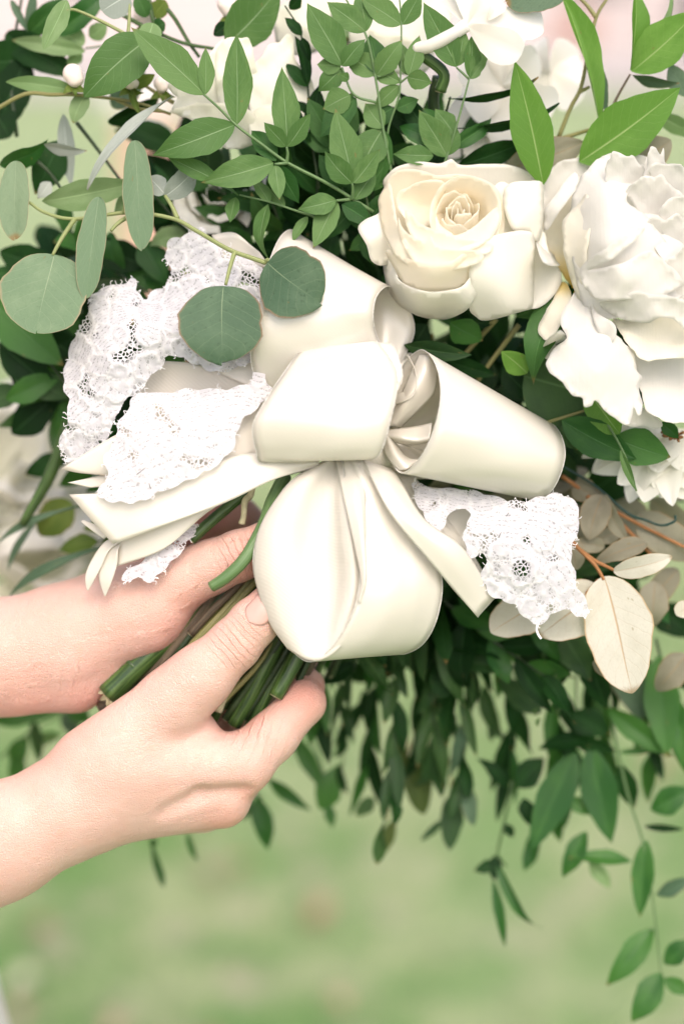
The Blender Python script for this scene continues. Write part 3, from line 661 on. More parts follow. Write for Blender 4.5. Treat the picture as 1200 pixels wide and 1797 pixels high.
stem_thing('thin grey twig crossing the stems above the lower thumb', [(450, 985, 10), (415, 1030, 5), (372, 1072, 4), (335, 1112, 12)], [6, 6.5, 7, 8], M['stemb'], knob=[(.72, 7)])
stem_thing('yellowish striped stem beside the lower thumb', [(535, 890, 45), (440, 1020, 25), (360, 1110, 18), (300, 1190, 30)], [11, 12, 12, 12], M['stemo'])
stem_thing('straight glossy green stem in the gap right of the lower thumb', [(590, 900, 30), (510, 1080, 30), (450, 1200, 34), (410, 1272, 44)], [13, 14, 14, 13], M['stem'])
stem_thing('green stem with a pale nub resting on the forefinger', [(600, 900, 50), (530, 1090, 40), (470, 1215, 48), (436, 1285, 62)], [12, 13, 14, 13], M['stem'])
stem_thing('short green stem ending in a hollow cut above the forefinger', [(600, 940, 30), (548, 1090, 8), (515, 1165, 0), (484, 1222, -4)], [12, 13, 14, 13], M['stem'])
stem_thing('olive stem leaning against the forefinger', [(610, 940, 60), (560, 1090, 44), (520, 1190, 40), (492, 1245, 50)], [8, 9, 9, 8], M['stemo'])
stem_thing('small curled tan tendril hanging beside the bent stem', [(445, 845, -8), (440, 868, -16), (430, 880, -18), (428, 905, -20), (424, 920, -20)], [5, 6, 6, 5, 6], M['cut'], cut=False, name='tendril')
stem_thing('whitish split stem peeking out behind the lower thumb web', [(430, 1130, 40), (395, 1215, 24), (383, 1250, 20)], [8, 8, 7], M['cut'], cut=False)
for i, (a, b, c, r, mt) in enumerate([((520, 880, 40), (420, 985, 22), (262, 1196, 26), 6, 'stemb'), ((530, 880, 36), (425, 1000, 14), (300, 1160, 16), 5, 'stemd'), ((505, 870, 40), (395, 1010, 26), (214, 1212, 44), 7, 'stemd'), ((540, 900, 30), (440, 1030, 10), (330, 1150, 10), 6, 'stemo'), ((515, 870, 34), (380, 1050, 20), (240, 1222, 30), 5, 'stemb'),
        ((600, 920, 30), (520, 1110, 26), (430, 1262, 44), 6, 'stemd'), ((590, 930, 26), (500, 1110, 22), (395, 1262, 36), 7, 'stemd'), ((605, 940, 26), (545, 1110, 18), (470, 1250, 40), 6, 'stemb'), ((610, 950, 26), (560, 1110, 16), (508, 1232, 30), 6, 'stemd'), ((585, 930, 30), (480, 1130, 24), (385, 1240, 30), 5, 'stemo')]):
    stem_thing(('thin %s stem %s' % ({'stemb': 'brown woody', 'stemd': 'dark green', 'stemo': 'olive'}[mt], ('squeezed between the thick jointed stem and the lower thumb', 'lying right along the upper edge of the lower thumb', 'next to the upper hand, behind the thick jointed stem', 'touching the lower thumb near the striped stem', 'crossing over the thick jointed stem', 'left of the nubbed stem over the forefinger', 'left of the straight glossy stem by the thumb web', 'beside the hollow cut stem over the forefinger', 'rightmost against the forefinger', 'close along the lower edge of the lower thumb')[i])), [a, b, c], r, M[mt], 'thin stems squeezed in the bundle', knob=[(.5+.04*i, r), (.8-.03*i, r)])
for i in range(34):
    f = i/21; e = np.array([195+250*f+random.uniform(-14, 14), 1220+40*math.sin(f*3)+random.uniform(-20, 15), 66+random.uniform(-26, 100)])
    k = np.array([520+90*f, 840+random.uniform(-20, 20), 50+random.uniform(-20, 70)]); md = (e+k)/2+np.array([-12+30*f, 15-10*f, random.uniform(-14, 14)])
    stem_thing('dark stem packed inside the bundle between the two hands', [k, md, e], random.uniform(6, 12), M[random.choice(['stemd', 'stemd', 'stemb', 'stem'])], 'cut stems packed in the bundle', cut=i % 2 == 0)

# ------------------------------------------------------------------ the bow
bow = thing('ribbon_bow', 'large cream satin bow with wide loops and ivory tails tied round the stems', 'bow', (640, 780, -20))
def loop(cols, label, mat='satin', rowsn=4, bulge=0, flip=False, nu=10):
    """cols: [(rim point, far point), ...] along the ribbon"""
    A = np.array(cols, float); rows = []
    for k in range(rowsn):
        f = k/(rowsn-1); r = A[:, 0]*(1-f)+A[:, 1]*f; r[:, 2] -= bulge*math.sin(f*math.pi); rows.append(r)
    def fn(P, u, v):
        P = P.copy(); w_ = fnoise(u*3, v*9, len(label), 1.0); e_ = np.exp(-np.minimum(v, 1-v)*7); P[..., 2] += e_*6*np.sin(u*19+len(label)+v*4)*(4*u*(1-u));  P[..., 2] += 4.0*w_*(4*u*(1-u))+2.5*np.sin(v*26+u*3+len(label))*np.clip(1-np.abs(v-.5)*2, 0, 1)**.5*fnoise(u*4, v*5, len(label)+2); return P
    o_ = patch('ribbon_loop', bow, rows, M[mat], 4, nu, .00025, label, fn, flip)
    for c_ in (A[:, 0], A[:, 1]): C_ = c_+np.array([0, 0, -.6]); V, F, uv = tube_geo(W(C_), np.full(len(C_), .8*S), 6, nu); part('selvage', bow, V, F, M['selv'], uv).parent = o_
    return o_
# right loop
loop([((688, 752, -25), (720, 770, 20)), ((690, 700, -8), (830, 735, 75)), ((704, 646, -20), (905, 728, 60)), ((738, 614, -62), (962, 741, 22)), ((764, 640, -115), (984, 765, -30)),
      ((773, 692, -148), (991, 797, -58)), ((762, 750, -156), (983, 832, -62)), ((739, 800, -140), (966, 862, -44)), ((706, 830, -112), (938, 878, -8)), ((684, 806, -78), (850, 846, 34)), ((672, 768, -45), (740, 790, 22))],
     'right loop, its open end facing left', bulge=14)
# upper loop
loop([((640, 700, -20), (520, 720, -20)), ((676, 640, -46), (452, 668, -50)), ((658, 580, -82), (440, 600, -88)), ((655, 545, -96), (455, 530, -92)), ((663, 516, -84), (474, 455, -66)), ((684, 503, -40), (496, 411, -20)),
      ((712, 530, 8), (520, 410, 26)), ((727, 575, 22), (545, 480, 52)), ((716, 612, 22), (560, 560, 56)), ((690, 660, 8), (600, 680, 30))], 'upper loop folded over behind the others', bulge=16)
# front loop
loop([((690, 700, 0), (560, 700, 40)), ((684, 640, -60), (552, 640, 10)), ((661, 598, -104), (533, 611, -66)), ((688, 636, -140), (494, 660, -118)), ((697, 674, -158), (458, 716, -140)), ((685, 738, -166), (443, 750, -140)),
      ((669, 792, -146), (449, 790, -122)), ((650, 806, -112), (462, 811, -92)), ((640, 780, -60), (520, 775, -30))], 'front loop wrapped over the knot', bulge=7)
loop([((664, 660, -80), (640, 650, -80)), ((684, 603, -98), (655, 600, -98)), ((703, 640, -120), (680, 640, -124)), ((705, 668, -134), (680, 672, -140)), ((694, 690, -140), (672, 700, -146))], 'narrow second edge showing behind the front loop', rowsn=3)
# bottom loop
loop([((600, 806, -72), (645, 806, -66)), ((613, 900, -122), (722, 890, -84)), ((632, 985, -150), (772, 1000, -90)), ((623, 1062, -156), (769, 1076, -84)), ((588, 1128, -146), (742, 1130, -58)),
      ((548, 1161, -126), (700, 1148, -14)), ((512, 1141, -108), (690, 1118, 36)), ((470, 1078, -102), (680, 1050, 58)), ((445, 1000, -102), (662, 980, 48)), ((456, 930, -98), (640, 915, 28)), ((505, 850, -80), (612, 850, 2)), ((572, 806, -56), (602, 808, -30))],
     'bottom loop hanging below the knot', bulge=12)
# folds inside the bottom loop and the right loop
def fold(rows, label, mat='satin', **k): return patch('ribbon_fold', bow, rows, M[mat], 6, 8, .00025, label, **k)
fold([[(588, 806, -60), (604, 880, -118), (622, 960, -150), (634, 1020, -162), (628, 1056, -160)], [(612, 806, -66), (628, 880, -128), (636, 950, -158), (640, 1015, -166), (630, 1058, -161)], [(636, 806, -64), (641, 880, -118), (642, 955, -150), (642, 1020, -160), (632, 1060, -160)]], 'narrow pleat down the middle of the bottom loop')
LIP = np.array([(574, 806, -62), (508, 848, -86), (458, 920, -100), (445, 990, -104), (455, 1045, -106), (474, 1095, -108), (504, 1138, -112)], float)
MID = np.array([(604, 806, -66), (614, 880, -116), (630, 955, -146), (635, 1010, -158), (630, 1055, -160), (618, 1095, -156), (600, 1128, -150)], float)+np.array([7, 0, 12.])
rows = []
for f, dz in ((0, 0), (.06, -14), (.14, -20), (.26, -12), (.40, 10), (.54, 24), (.66, 20), (.76, 2), (.85, -4), (.93, 6), (1, 4)):
    r = LIP*(1-f)+MID*f; r[:, 2] += dz*np.array([.3, .8, 1, 1, .8, .5, .1])-14*math.sin(f*math.pi)*np.array([0, 0, 0, .1, .3, .6, 1]); r[:, 0] += np.array([0, 4, 12, 18, 14, 6, 0])*math.sin(f*math.pi); r[-1, 1] += 26*math.sin(f*math.pi); r[-2, 1] += 8*math.sin(f*math.pi); rows.append(r)
fold(rows, 'gathered inside of the bottom loop, ribbed underside showing', 'matte')
fold([[(676, 745, -50), (700, 700, -62), (722, 650, -56), (735, 622, -50)], [(690, 748, -62), (715, 705, -84), (742, 655, -84), (752, 625, -66)], [(700, 752, -48), (735, 720, -66), (762, 690, -66), (768, 650, -60)]], 'gathered pleat inside the right loop')
fold([[(680, 690, -40), (700, 690, -60), (722, 676, -70), (726, 650, -66), (712, 622, -46)], [(682, 712, -48), (706, 706, -82), (728, 690, -92), (730, 655, -80), (716, 622, -52)]], 'curled inner pleat at the top of the right loop')
fold([[(672, 756, -60), (700, 752, -70), (730, 748, -70), (758, 742, -86)], [(674, 764, -72), (702, 768, -92), (730, 772, -92), (754, 768, -96)], [(674, 768, -58), (700, 778, -70), (728, 780, -76), (750, 776, -88)]], 'flat pleat running out of the knot')
fold([[(670, 765, -62), (678, 800, -84), (700, 826, -100)], [(678, 763, -78), (694, 796, -100), (716, 822, -112)], [(686, 765, -60), (712, 800, -72), (735, 806, -90)]], 'lower lip pleat of the right loop')
fold([[(640, 630, 30), (660, 720, 20), (650, 830, 10)], [(700, 620, 40), (720, 720, 30), (710, 840, 20)], [(760, 620, 50), (790, 720, 40), (770, 840, 30)]], 'ribbon layer behind the right loop')
kn = SDF(); kn.cone((630, 720, 0), 40, (660, 790, -30), 38, 20); kn.cone((600, 790, -30), 26, (650, 800, -45), 24, 20)
Vk, Fk = kn.mesh((540, 640, -110), (740, 870, 80), 6, 2); part('knot', bow, W(Vk), Fk[:, ::-1], M['satin'])
def tail(rows, label, mat='tails', **k): return patch('ribbon_tail', bow, rows, M[mat], 6, 8, .00025, label, **k)
# right tail
tail([[(636, 806, -80), (684, 900, -138), (758, 990, -128), (838, 1084, -60)], [(664, 815, -86), (712, 900, -142), (786, 975, -128), (850, 1066, -58)], [(694, 826, -76), (744, 910, -124), (812, 962, -108), (868, 1050, -44)]], 'right tail dropping below the right loop', 'satin')
tail([[(690, 830, -30), (742, 930, -20), (772, 1005, -10), (838, 1083, -28)], [(730, 840, -20), (800, 930, -10), (840, 990, 0), (868, 1050, -12)]], 'underside of the right tail', 'matte')
tail([[(720, 850, -20), (760, 930, -20), (830, 975, -10)], [(800, 860, 0), (850, 900, 10), (880, 960, 20)]], 'ribbon piece behind the right lace')
# left tails, front to back
tail([[(560, 800, -70), (478, 792, -86), (372, 808, -92), (262, 858, -96), (122, 868, -92)], [(560, 812, -76), (480, 822, -92), (386, 852, -99), (292, 896, -101), (160, 912, -94)], [(560, 818, -70), (480, 842, -92), (400, 880, -102), (310, 914, -104), (199, 955, -94)]], 'widest tail with a slanted end pointing left', flip=True)
tail([[(560, 812, -60), (470, 842, -78), (390, 880, -84), (300, 915, -80), (209, 946, -66)], [(560, 816, -60), (470, 844, -77), (382, 887, -83), (300, 938, -79), (207, 970, -64)], [(560, 820, -58), (465, 846, -74), (372, 893, -80), (290, 962, -76), (205, 994, -62)]], 'lower tail with a square end above the wrist', flip=True)
tail([[(475, 690, -30), (420, 690, -44), (320, 720, -58), (210, 760, -60), (107, 823, -52)], [(480, 740, -34), (430, 745, -52), (330, 790, -64), (240, 815, -62), (140, 830, -52)], [(490, 800, -40), (440, 800, -58), (350, 840, -66), (260, 850, -60), (190, 834, -50)]], 'upper tail under the middle lace with a sharp point', flip=True)
tail([[(300, 800, -40), (230, 815, -42), (175, 834, -40), (119, 847, -40)], [(300, 860, -40), (250, 856, -40), (205, 852, -40), (160, 856, -40)]], 'small frayed tail point below the sharp one')
tail([[(210, 940, -60), (183, 952, -60), (160, 985, -60), (150, 1012, -60), (153, 1036, -58)], [(214, 950, -66), (192, 966, -70), (178, 995, -68), (166, 1018, -64), (156, 1036, -58)]], 'thin frayed tail end hanging left over the wrist')
tail([[(214, 950, -56), (190, 960, -60), (176, 985, -60), (174, 1015, -60), (184, 1046, -60)], [(216, 950, -60), (208, 965, -72), (206, 990, -70), (196, 1022, -68), (186, 1046, -60)]], 'thin pointed tail end hanging right of the frayed one')
tail([[(142, 915, -60), (160, 930, -62), (183, 946, -62)], [(146, 912, -58), (172, 922, -60), (195, 935, -60)]], 'tiny tail tip behind the widest tail')
# beige underside of the back loop seen between the lace pieces
tail([[(270, 632, -6), (350, 640, -14), (430, 668, -22), (500, 700, -26)], [(240, 690, 6), (330, 690, 0), (420, 715, -8), (500, 740, -16)], [(205, 765, 10), (300, 770, 6), (400, 780, 0), (500, 790, -8)]], 'shaded ribbon underside between the lace pieces', 'matte')
tail([[(330, 628, -16), (420, 672, -24), (490, 700, -28)], [(440, 610, -20), (470, 660, -26), (500, 690, -30)]], 'ribbon edge running under the round leaf')
tail([[(372, 412, 10), (410, 408, 0), (440, 430, -4), (455, 442, 0)], [(390, 470, 20), (430, 470, 10), (460, 470, 4), (480, 475, 6)]], 'ribbon edge above the left lace')
tail([[(430, 520, 10), (450, 600, 0), (480, 680, -10)], [(500, 480, 20), (520, 600, 10), (540, 690, 0)]], 'ribbon filling behind the upper loop')

# ------------------------------------------------------------------ lace
def lace(name, label, outline, depth, px, seed, fray=40, rel=10, netamt=.5, holes=()):
    t = thing(name, label, 'lace', px)
    O = np.array(outline, float); B = cr(O, 9, True)
    # scalloped, thread-edged outline
    c = np.cumsum(np.linalg.norm(np.diff(B, axis=0, prepend=B[-1:]), axis=1)); tn = np.roll(B, -1, 0)-np.roll(B, 1, 0); tn /= np.linalg.norm(tn, axis=1)[:, None]+1e-9
    nr = np.stack([tn[:, 1], -tn[:, 0]], 1); B = B+nr*(5.0*np.abs(np.sin(c/13+fnoise(c, 0*c, seed, .02)*1.5))-2+RNG.uniform(-.5, .5, len(B)))[:, None]
    # floral relief: overlapping petals raised at the rim, threads running along them
    cells = np.array([[x, y] for x in np.arange(O[:, 0].min()-20, O[:, 0].max()+20, 44) for y in np.arange(O[:, 1].min()-20, O[:, 1].max()+20, 44)])
    cells = cells+np.random.default_rng(seed).uniform(-18, 18, cells.shape); rr = np.random.default_rng(seed+1).uniform(22, 36, len(cells))
    def relief(x, y):
        d = np.linalg.norm(np.stack([x, y], -1)[:, None]-cells[None], axis=2)/rr[None]
        k = np.argmin(d, axis=1); m = d[np.arange(len(x)), k]; s2 = np.partition(d, 1, axis=1)[:, 1]
        ridge = np.exp(-((s2-m)/.16)**2)
        an = np.arctan2(y-cells[k, 1], x-cells[k, 0])
        return -rel*(.35*np.exp(-((m-.70)/.16)**2)+.30*np.cos(an*11+k)*np.clip(m, 0, 1)*np.clip(1.2-m, 0, 1))+rel*.35*ridge-2.0*fnoise(x, y, seed, .06)
    o = shape('lace_cloth', t, B, depth, M['lace'], 3.4, 1, fn=relief, solid=0)
    # net ground between the motifs
    me = o.data; n = len(me.vertices); co = np.zeros(n*3, np.float32); me.vertices.foreach_get('co', co)
    P = np.array([px_of(p) for p in (co.reshape(-1, 3)+np.array(t.location))])
    d = np.linalg.norm(P[:, None, :2]-cells[None], axis=2)/rr[None]; s = np.sort(d, axis=1); gap = np.clip((s[:, 0]-.86)/.12, 0, 1)
    k_ = np.argmin(d, axis=1); s2_ = s[:, 1]; an_ = np.arctan2(P[:, 1]-cells[k_, 1], P[:, 0]-cells[k_, 0]); m_ = s[:, 0]
    pet = .62+.22*np.abs(np.cos(an_*2.5+k_)); cord = np.maximum(np.exp(-((m_-pet)/.075)**2), np.exp(-((s2_-m_)/.10)**2)*.9); cord = np.maximum(cord, np.exp(-(m_/.16)**2)*.8)
    nz = np.clip((fnoise(P[:, 0], P[:, 1], seed+9, .02)+netamt-.35)/.25, 0, 1)
    net = gap*nz
    for x, y, r in holes: net = np.maximum(net, np.clip((r-np.linalg.norm(P[:, :2]-[x, y], axis=1))/3, 0, 1))
    a = me.attributes.new('net', 'FLOAT', 'POINT'); a.data.foreach_set('value', net.astype(np.float32))
    a = me.attributes.new('cord', 'FLOAT', 'POINT'); a.data.foreach_set('value', np.clip(cord, 0, 1).astype(np.float32))
    # frayed threads along the edge
    Vs, Fs, off = [], [], 0; dd = tps(depth)
    for i in np.random.default_rng(seed+4).integers(0, len(B), fray):
        p = B[i]; q = p+nr[i]*random.uniform(1.5, 6.5)+np.array([random.uniform(-5, 5), random.uniform(-5, 5)]); m2 = (p+q)/2+np.array([random.uniform(-4, 4), random.uniform(-4, 4)])
        z = dd(np.array([p[0]]), np.array([p[1]]))[0]; V, F, _ = tube_geo(W(np.array([[*p, z], [*m2, z-3], [*q, z-4]])), np.array([.7, .6, .5])*S, 4, 3)
        Vs.append(V); Fs += [[k+off for k in f] for f in F]; off += len(V)
    if Vs: tag(part('frayed_threads', t, np.vstack(Vs), Fs, M['thread']), kind='stuff')
    return t
def pin(t, a, b): tube('pin', t, [a, b], 1.0, M['pin'], 5, 2)
lace('lace_trim', 'ruffled white lace at the left of the bow, under the eucalyptus leaves', [(292, 446), (300, 422), (330, 412), (352, 400), (374, 422), (420, 446), (458, 472), (480, 530), (470, 610), (420, 640), (380, 652), (330, 632), (300, 622), (284, 640), (262, 664), (240, 690), (216, 704), (206, 730),
     (192, 752), (186, 774), (160, 795), (128, 812), (110, 802), (106, 778), (118, 742), (122, 704), (113, 676), (117, 640), (132, 590), (152, 556), (160, 522), (182, 506), (212, 500), (234, 490), (242, 512), (252, 526), (270, 512), (292, 500), (300, 478)],
     [(300, 440, 0), (400, 500, -30), (470, 560, -20), (330, 560, -46), (250, 560, -50), (160, 560, -14), (130, 640, -8), (190, 640, -64), (250, 650, -54), (150, 740, -50), (110, 790, -30), (190, 760, -44), (230, 520, -10), (262, 530, 2), (330, 630, -40)], (300, 560, -20), 3, 46, 7, .6, ((176, 776, 6), (168, 588, 7), (240, 530, 9), (160, 690, 9)))
lt = lace('lace_trim', 'flat white lace pinned over the left ribbon tails', [(232, 700), (252, 688), (270, 692), (332, 684), (392, 684), (428, 676), (446, 662), (440, 640), (422, 640), (412, 634), (434, 628), (455, 640), (470, 672), (476, 690), (442, 722), (420, 744), (406, 790), (372, 820), (330, 842), (282, 862), (240, 880), (182, 876), (176, 856), (192, 830), (184, 802), (204, 772), (206, 746), (222, 728)],
     [(240, 700, -52), (330, 690, -62), (440, 650, -60), (470, 690, -66), (420, 740, -100), (330, 760, -104), (240, 760, -88), (200, 800, -84), (200, 860, -108), (280, 850, -116), (370, 815, -112), (400, 780, -106)], (320, 770, -70), 11, 34, 4, .42)
pin(lt, (262, 848, -124), (265, 858, -124)); pin(lt, (240, 833, -122), (254, 822, -120))
rt = lace('lace_trim', 'white scalloped lace hanging right of the bow over the cream leaves', [(724, 850), (760, 856), (830, 862), (880, 876), (922, 880), (956, 870), (986, 868), (1010, 886), (1016, 910), (1006, 948), (1000, 972), (1006, 1000), (1012, 1030), (1034, 1070), (1014, 1080), (985, 1068), (946, 1094), (924, 1086), (900, 1060), (862, 1044), (846, 1012), (852, 988), (846, 968), (822, 976), (815, 930), (828, 902), (794, 894), (772, 930), (756, 920), (736, 890)],
     [(730, 860, -50), (760, 915, -90), (830, 870, -40), (830, 950, -86), (900, 890, -58), (990, 890, -44), (900, 960, -80), (1000, 960, -52), (930, 1010, -76), (860, 1030, -66), (940, 1085, -58), (1025, 1072, -40)], (900, 940, -50), 23, 40, 5, .48, ((914, 998, 17), (966, 1066, 9), (760, 885, 8)))
pin(rt, (888, 906, -92), (892, 900, -92)); pin(rt, (874, 944, -96), (879, 934, -96))
tube('loose_thread', rt, [(944, 1092, -58), (941, 1104, -58), (944, 1114, -60), (949, 1121, -60)], 2.2, M['thread'], 6, 4)
lace('lace_trim', 'small scrap of lace showing below the tails over the wrist', [(342, 918), (336, 942), (302, 985), (282, 1002), (266, 1020), (246, 1014), (214, 1018), (222, 1004), (250, 984), (280, 940), (320, 910)],
     [(340, 920, -30), (300, 960, -58), (260, 1010, -66), (220, 1015, -62)], (280, 980, -50), 31, 34, 6, .45)
# ------------------------------------------------------------------ rose
rose = thing('rose', 'large open cream rose with peach heart above the right bow loop', 'rose', (785, 470, 70))
def cup(parent, O, A, phi, r, h, hw, mat, name='petal', close=.9, curl=.25, curlh=.06, ruf=.03, seed=0, spiral=.10, tip=.06, nu=20, nv=16, lean=0):
    """one petal of a flower whose axis is A (pixel space), standing round it at angle phi"""
    O = np.array(O, float); A = np.array(A, float); A /= np.linalg.norm(A)
    e1 = np.cross(A, [0, 0, 1.0]); e1 = e1/np.linalg.norm(e1) if np.linalg.norm(e1) > .1 else np.array([1.0, 0, 0]); e2 = np.cross(A, e1)
    V, uv = [], []
    for j in range(nv+1):
        t = j/nv
        for i in range(nu+1):
            s_ = i/nu*2-1; an = phi+s_*hw*(.55+.45*min(1, t*1.6))
            top = 1-.16*abs(s_)**2.5+tip*math.exp(-(s_/.16)**2)+ruf*math.sin(s_*7+seed)+ruf*.6*math.sin(s_*15+seed*2.3)
            b = math.sin(min(1, t*1.35)*math.pi/2)**.75
            k = max(0, (t-.72)/.28)
            rad = r*(b*(1-(1-close)*max(0, t-.4)/.6)+curl*k*k*(1+.3*math.sin(s_*3+seed)))+r*spiral*s_*t+lean*t
            z = h*(t*top)-curlh*h*k**3*2.2
            V.append(O+A*z+rad*(math.cos(an)*e1+math.sin(an)*e2)); uv.append((i/nu, t))
    F = [[j*(nu+1)+i, j*(nu+1)+i+1, (j+1)*(nu+1)+i+1, (j+1)*(nu+1)+i] for j in range(nv) for i in range(nu)]
    return part(name, parent, W(np.array(V)), F, mat, uv, None, .0002)
RA = (.06, -.60, -.80); RO = (785, 468, 66); ph = .4
for k in range(9):
    q = k/8; r = 7+37*q; h = 186+4*q
    cup(rose, (RO[0]+12+RNG.uniform(-2, 2), RO[1]+4+RNG.uniform(-2, 2), RO[2]), RA, ph, r, h, 1.75-.45*q+RNG.uniform(-.1, .15), M['rose'], close=.6+.25*q, curl=.03+.08*q, curlh=.02, seed=k*1.7, ruf=.008+.012*q, tip=.02+.02*q, spiral=.26-.06*q); ph += 2.4+RNG.uniform(-.4, .4)
def rp(o, d, sd, **k): return shape('petal', rose, o, d, M['rose'], 6, 5, .8, 2.5, .05, sd, .0002, None, None, k.get('edge', -3))
rp([(672, 352), (680, 318), (692, 303), (712, 297), (742, 300), (766, 308), (800, 306), (840, 312), (872, 330), (884, 360), (884, 400), (870, 430), (800, 440), (720, 430), (690, 410), (676, 380)], [(674, 352, -14), (690, 304, -30), (760, 306, -36), (840, 312, -32), (884, 370, -40), (700, 400, -20), (800, 430, -20), (780, 370, 20)], 41)
rp([(696, 362), (696, 346), (703, 334), (716, 329), (730, 321), (752, 316), (776, 318), (782, 340), (764, 372), (752, 396), (730, 392), (712, 384)], [(697, 360, -58), (704, 333, -64), (752, 316, -66), (778, 320, -60), (735, 370, -30), (755, 392, -44), (712, 384, -62)], 42)
rp([(754, 392), (756, 362), (768, 334), (790, 315), (814, 308), (846, 316), (868, 331), (877, 356), (878, 390), (868, 418), (840, 430), (790, 428), (764, 412)], [(756, 385, -86), (768, 334, -84), (814, 309, -82), (868, 332, -86), (878, 385, -96), (860, 420, -96), (790, 350, 0), (812, 345, 0), (836, 365, -6), (830, 390, -10), (800, 390, -6), (786, 372, 0), (812, 370, 20), (790, 425, -80), (764, 412, -90)], 43)
rp([(764, 378), (774, 396), (790, 408), (800, 413), (828, 400), (850, 381), (872, 364), (877, 386), (866, 412), (852, 424), (832, 436), (800, 442), (776, 430), (764, 404)], [(765, 380, -108), (800, 413, -124), (850, 382, -112), (872, 366, -100), (870, 400, -108), (835, 432, -126), (800, 440, -128), (770, 415, -120), (825, 418, -126)], 44, edge=-7)
rp([(711, 371), (722, 374), (734, 391), (760, 402), (790, 412), (806, 418), (834, 421), (858, 424), (866, 434), (850, 446), (800, 452), (760, 446), (730, 424), (713, 396)], [(712, 372, -98), (735, 392, -118), (790, 412, -134), (858, 426, -118), (850, 446, -124), (800, 450, -132), (740, 426, -124), (716, 398, -108)], 45, edge=-8)
rp([(699, 382), (706, 400), (722, 414), (744, 422), (756, 415), (767, 432), (800, 438), (838, 440), (848, 452), (830, 466), (780, 474), (735, 466), (712, 440), (700, 410)], [(700, 384, -92), (722, 414, -124), (757, 418, -138), (800, 438, -146), (840, 442, -130), (830, 464, -128), (770, 468, -142), (715, 440, -120), (702, 410, -104)], 46, edge=-8)
rp([(664, 352), (674, 330), (684, 322), (690, 350), (696, 384), (708, 414), (724, 440), (742, 462), (720, 466), (694, 448), (678, 420), (668, 388)], [(665, 352, -34), (684, 326, -50), (694, 384, -88), (722, 440, -122), (740, 462, -132), (680, 420, -72), (668, 388, -48), (690, 430, -104)], 48)
RO_ = M['roseo']
shape('petal', rose, [(672, 322), (682, 304), (702, 291), (735, 284), (768, 287), (791, 280), (808, 290), (850, 288), (886, 289), (918, 298), (938, 318), (930, 350), (860, 370), (760, 360), (690, 350)], [(690, 310, -10), (790, 282, -20), (900, 290, 10), (940, 320, 26), (700, 350, 20), (900, 350, 40), (800, 330, 10)], RO_, ruf=1.5, seed=2, edge=-2)
shape('petal', rose, [(628, 402), (640, 386), (664, 374), (676, 350), (690, 400), (690, 450), (672, 466), (652, 458), (643, 430)], [(628, 400, -50), (665, 376, -30), (690, 400, -10), (680, 450, -30), (655, 455, -46), (660, 410, -66)], RO_, seed=4, edge=-2, label='outer petal curling out on the left')
shape('petal', rose, [(672, 462), (684, 452), (694, 470), (702, 494), (738, 510), (772, 512), (808, 504), (828, 484), (836, 500), (830, 530), (806, 552), (776, 560), (740, 556), (706, 540), (682, 510)], [(675, 462, -6), (700, 494, -104), (770, 512, -146), (826, 486, -112), (690, 520, 0), (776, 558, 0), (740, 535, -104), (810, 535, -88)], RO_, ruf=1, seed=6, edge=-2, label='lowest front petal like a shallow bowl')
shape('petal', rose, [(676, 442), (688, 438), (704, 450), (738, 460), (762, 462), (794, 458), (812, 446), (826, 456), (832, 480), (812, 505), (772, 512), (734, 508), (704, 492), (690, 468)], [(678, 442, -84), (740, 460, -148), (800, 457, -152), (826, 456, -124), (700, 490, -92), (770, 508, -118), (825, 482, -104), (760, 485, -150)], M['rose'], ruf=1.5, seed=7, edge=-2.5)
shape('petal', rose, [(882, 350), (886, 330), (900, 320), (924, 318), (950, 320), (953, 350), (951, 400), (943, 424), (925, 408), (900, 404), (888, 380)], [(884, 345, -46), (920, 318, -50), (952, 322, -20), (950, 400, -24), (900, 400, -60), (920, 365, -58)], RO_, seed=8, edge=4, label='broad pale petal rolled back on the upper right')
shape('petal', rose, [(836, 432), (846, 418), (872, 412), (900, 406), (924, 405), (935, 412), (938, 440), (936, 500), (934, 536), (920, 545), (880, 556), (850, 563), (832, 553), (822, 540), (824, 500), (823, 470), (830, 450)], [(838, 430, -126), (900, 407, -96), (934, 415, -50), (936, 530, -40), (850, 560, -44), (824, 500, -112), (880, 480, -106), (890, 540, -74)], RO_, ruf=1, seed=9, edge=4, label='broad pale petal folded down on the lower right')
shape('petal', rose, [(900, 400), (950, 400), (962, 440), (984, 480), (980, 505), (960, 530), (936, 542), (915, 530), (900, 470)], [(900, 420, -10), (950, 402, 0), (980, 490, 0), (940, 540, -24), (930, 480, -20)], RO_, seed=10, edge=-3)
shape('petal', rose, [(866, 330), (890, 322), (912, 360), (905, 420), (868, 440), (856, 400)], [(866, 335, -30), (905, 340, -10), (905, 410, -20), (868, 435, -50), (880, 390, -30)], RO_, seed=11, edge=-2)

# ------------------------------------------------------------------ peony
peo = thing('peony', 'huge ruffled white peony at the right edge with drooping lower petals', 'peony', (1085, 430, 60))
PE = M['peony']
def pe(o, d, seed, mat=PE, label=None, ruf=3, rufd=7, edge=-5, sp=7): return shape('petal', peo, o, d, mat, sp, 5, ruf, rufd*.55, .075, seed, .0002, label, None, edge)
pe([(946, 322), (960, 300), (985, 284), (1020, 274), (1052, 272), (1080, 278), (1112, 272), (1150, 280), (1196, 302), (1240, 330), (1250, 440), (1100, 440), (990, 420), (955, 380)], [(950, 330, 30), (1020, 276, 30), (1110, 274, 20), (1240, 340, 40), (1100, 400, 60), (980, 400, 40)], 1)
pe([(950, 400), (962, 360), (985, 330), (1020, 315), (1030, 380), (1024, 460), (1014, 506), (985, 480), (960, 440)], [(955, 400, 30), (1010, 320, 20), (1015, 500, 40), (980, 440, 36)], 2, M['peoye'])
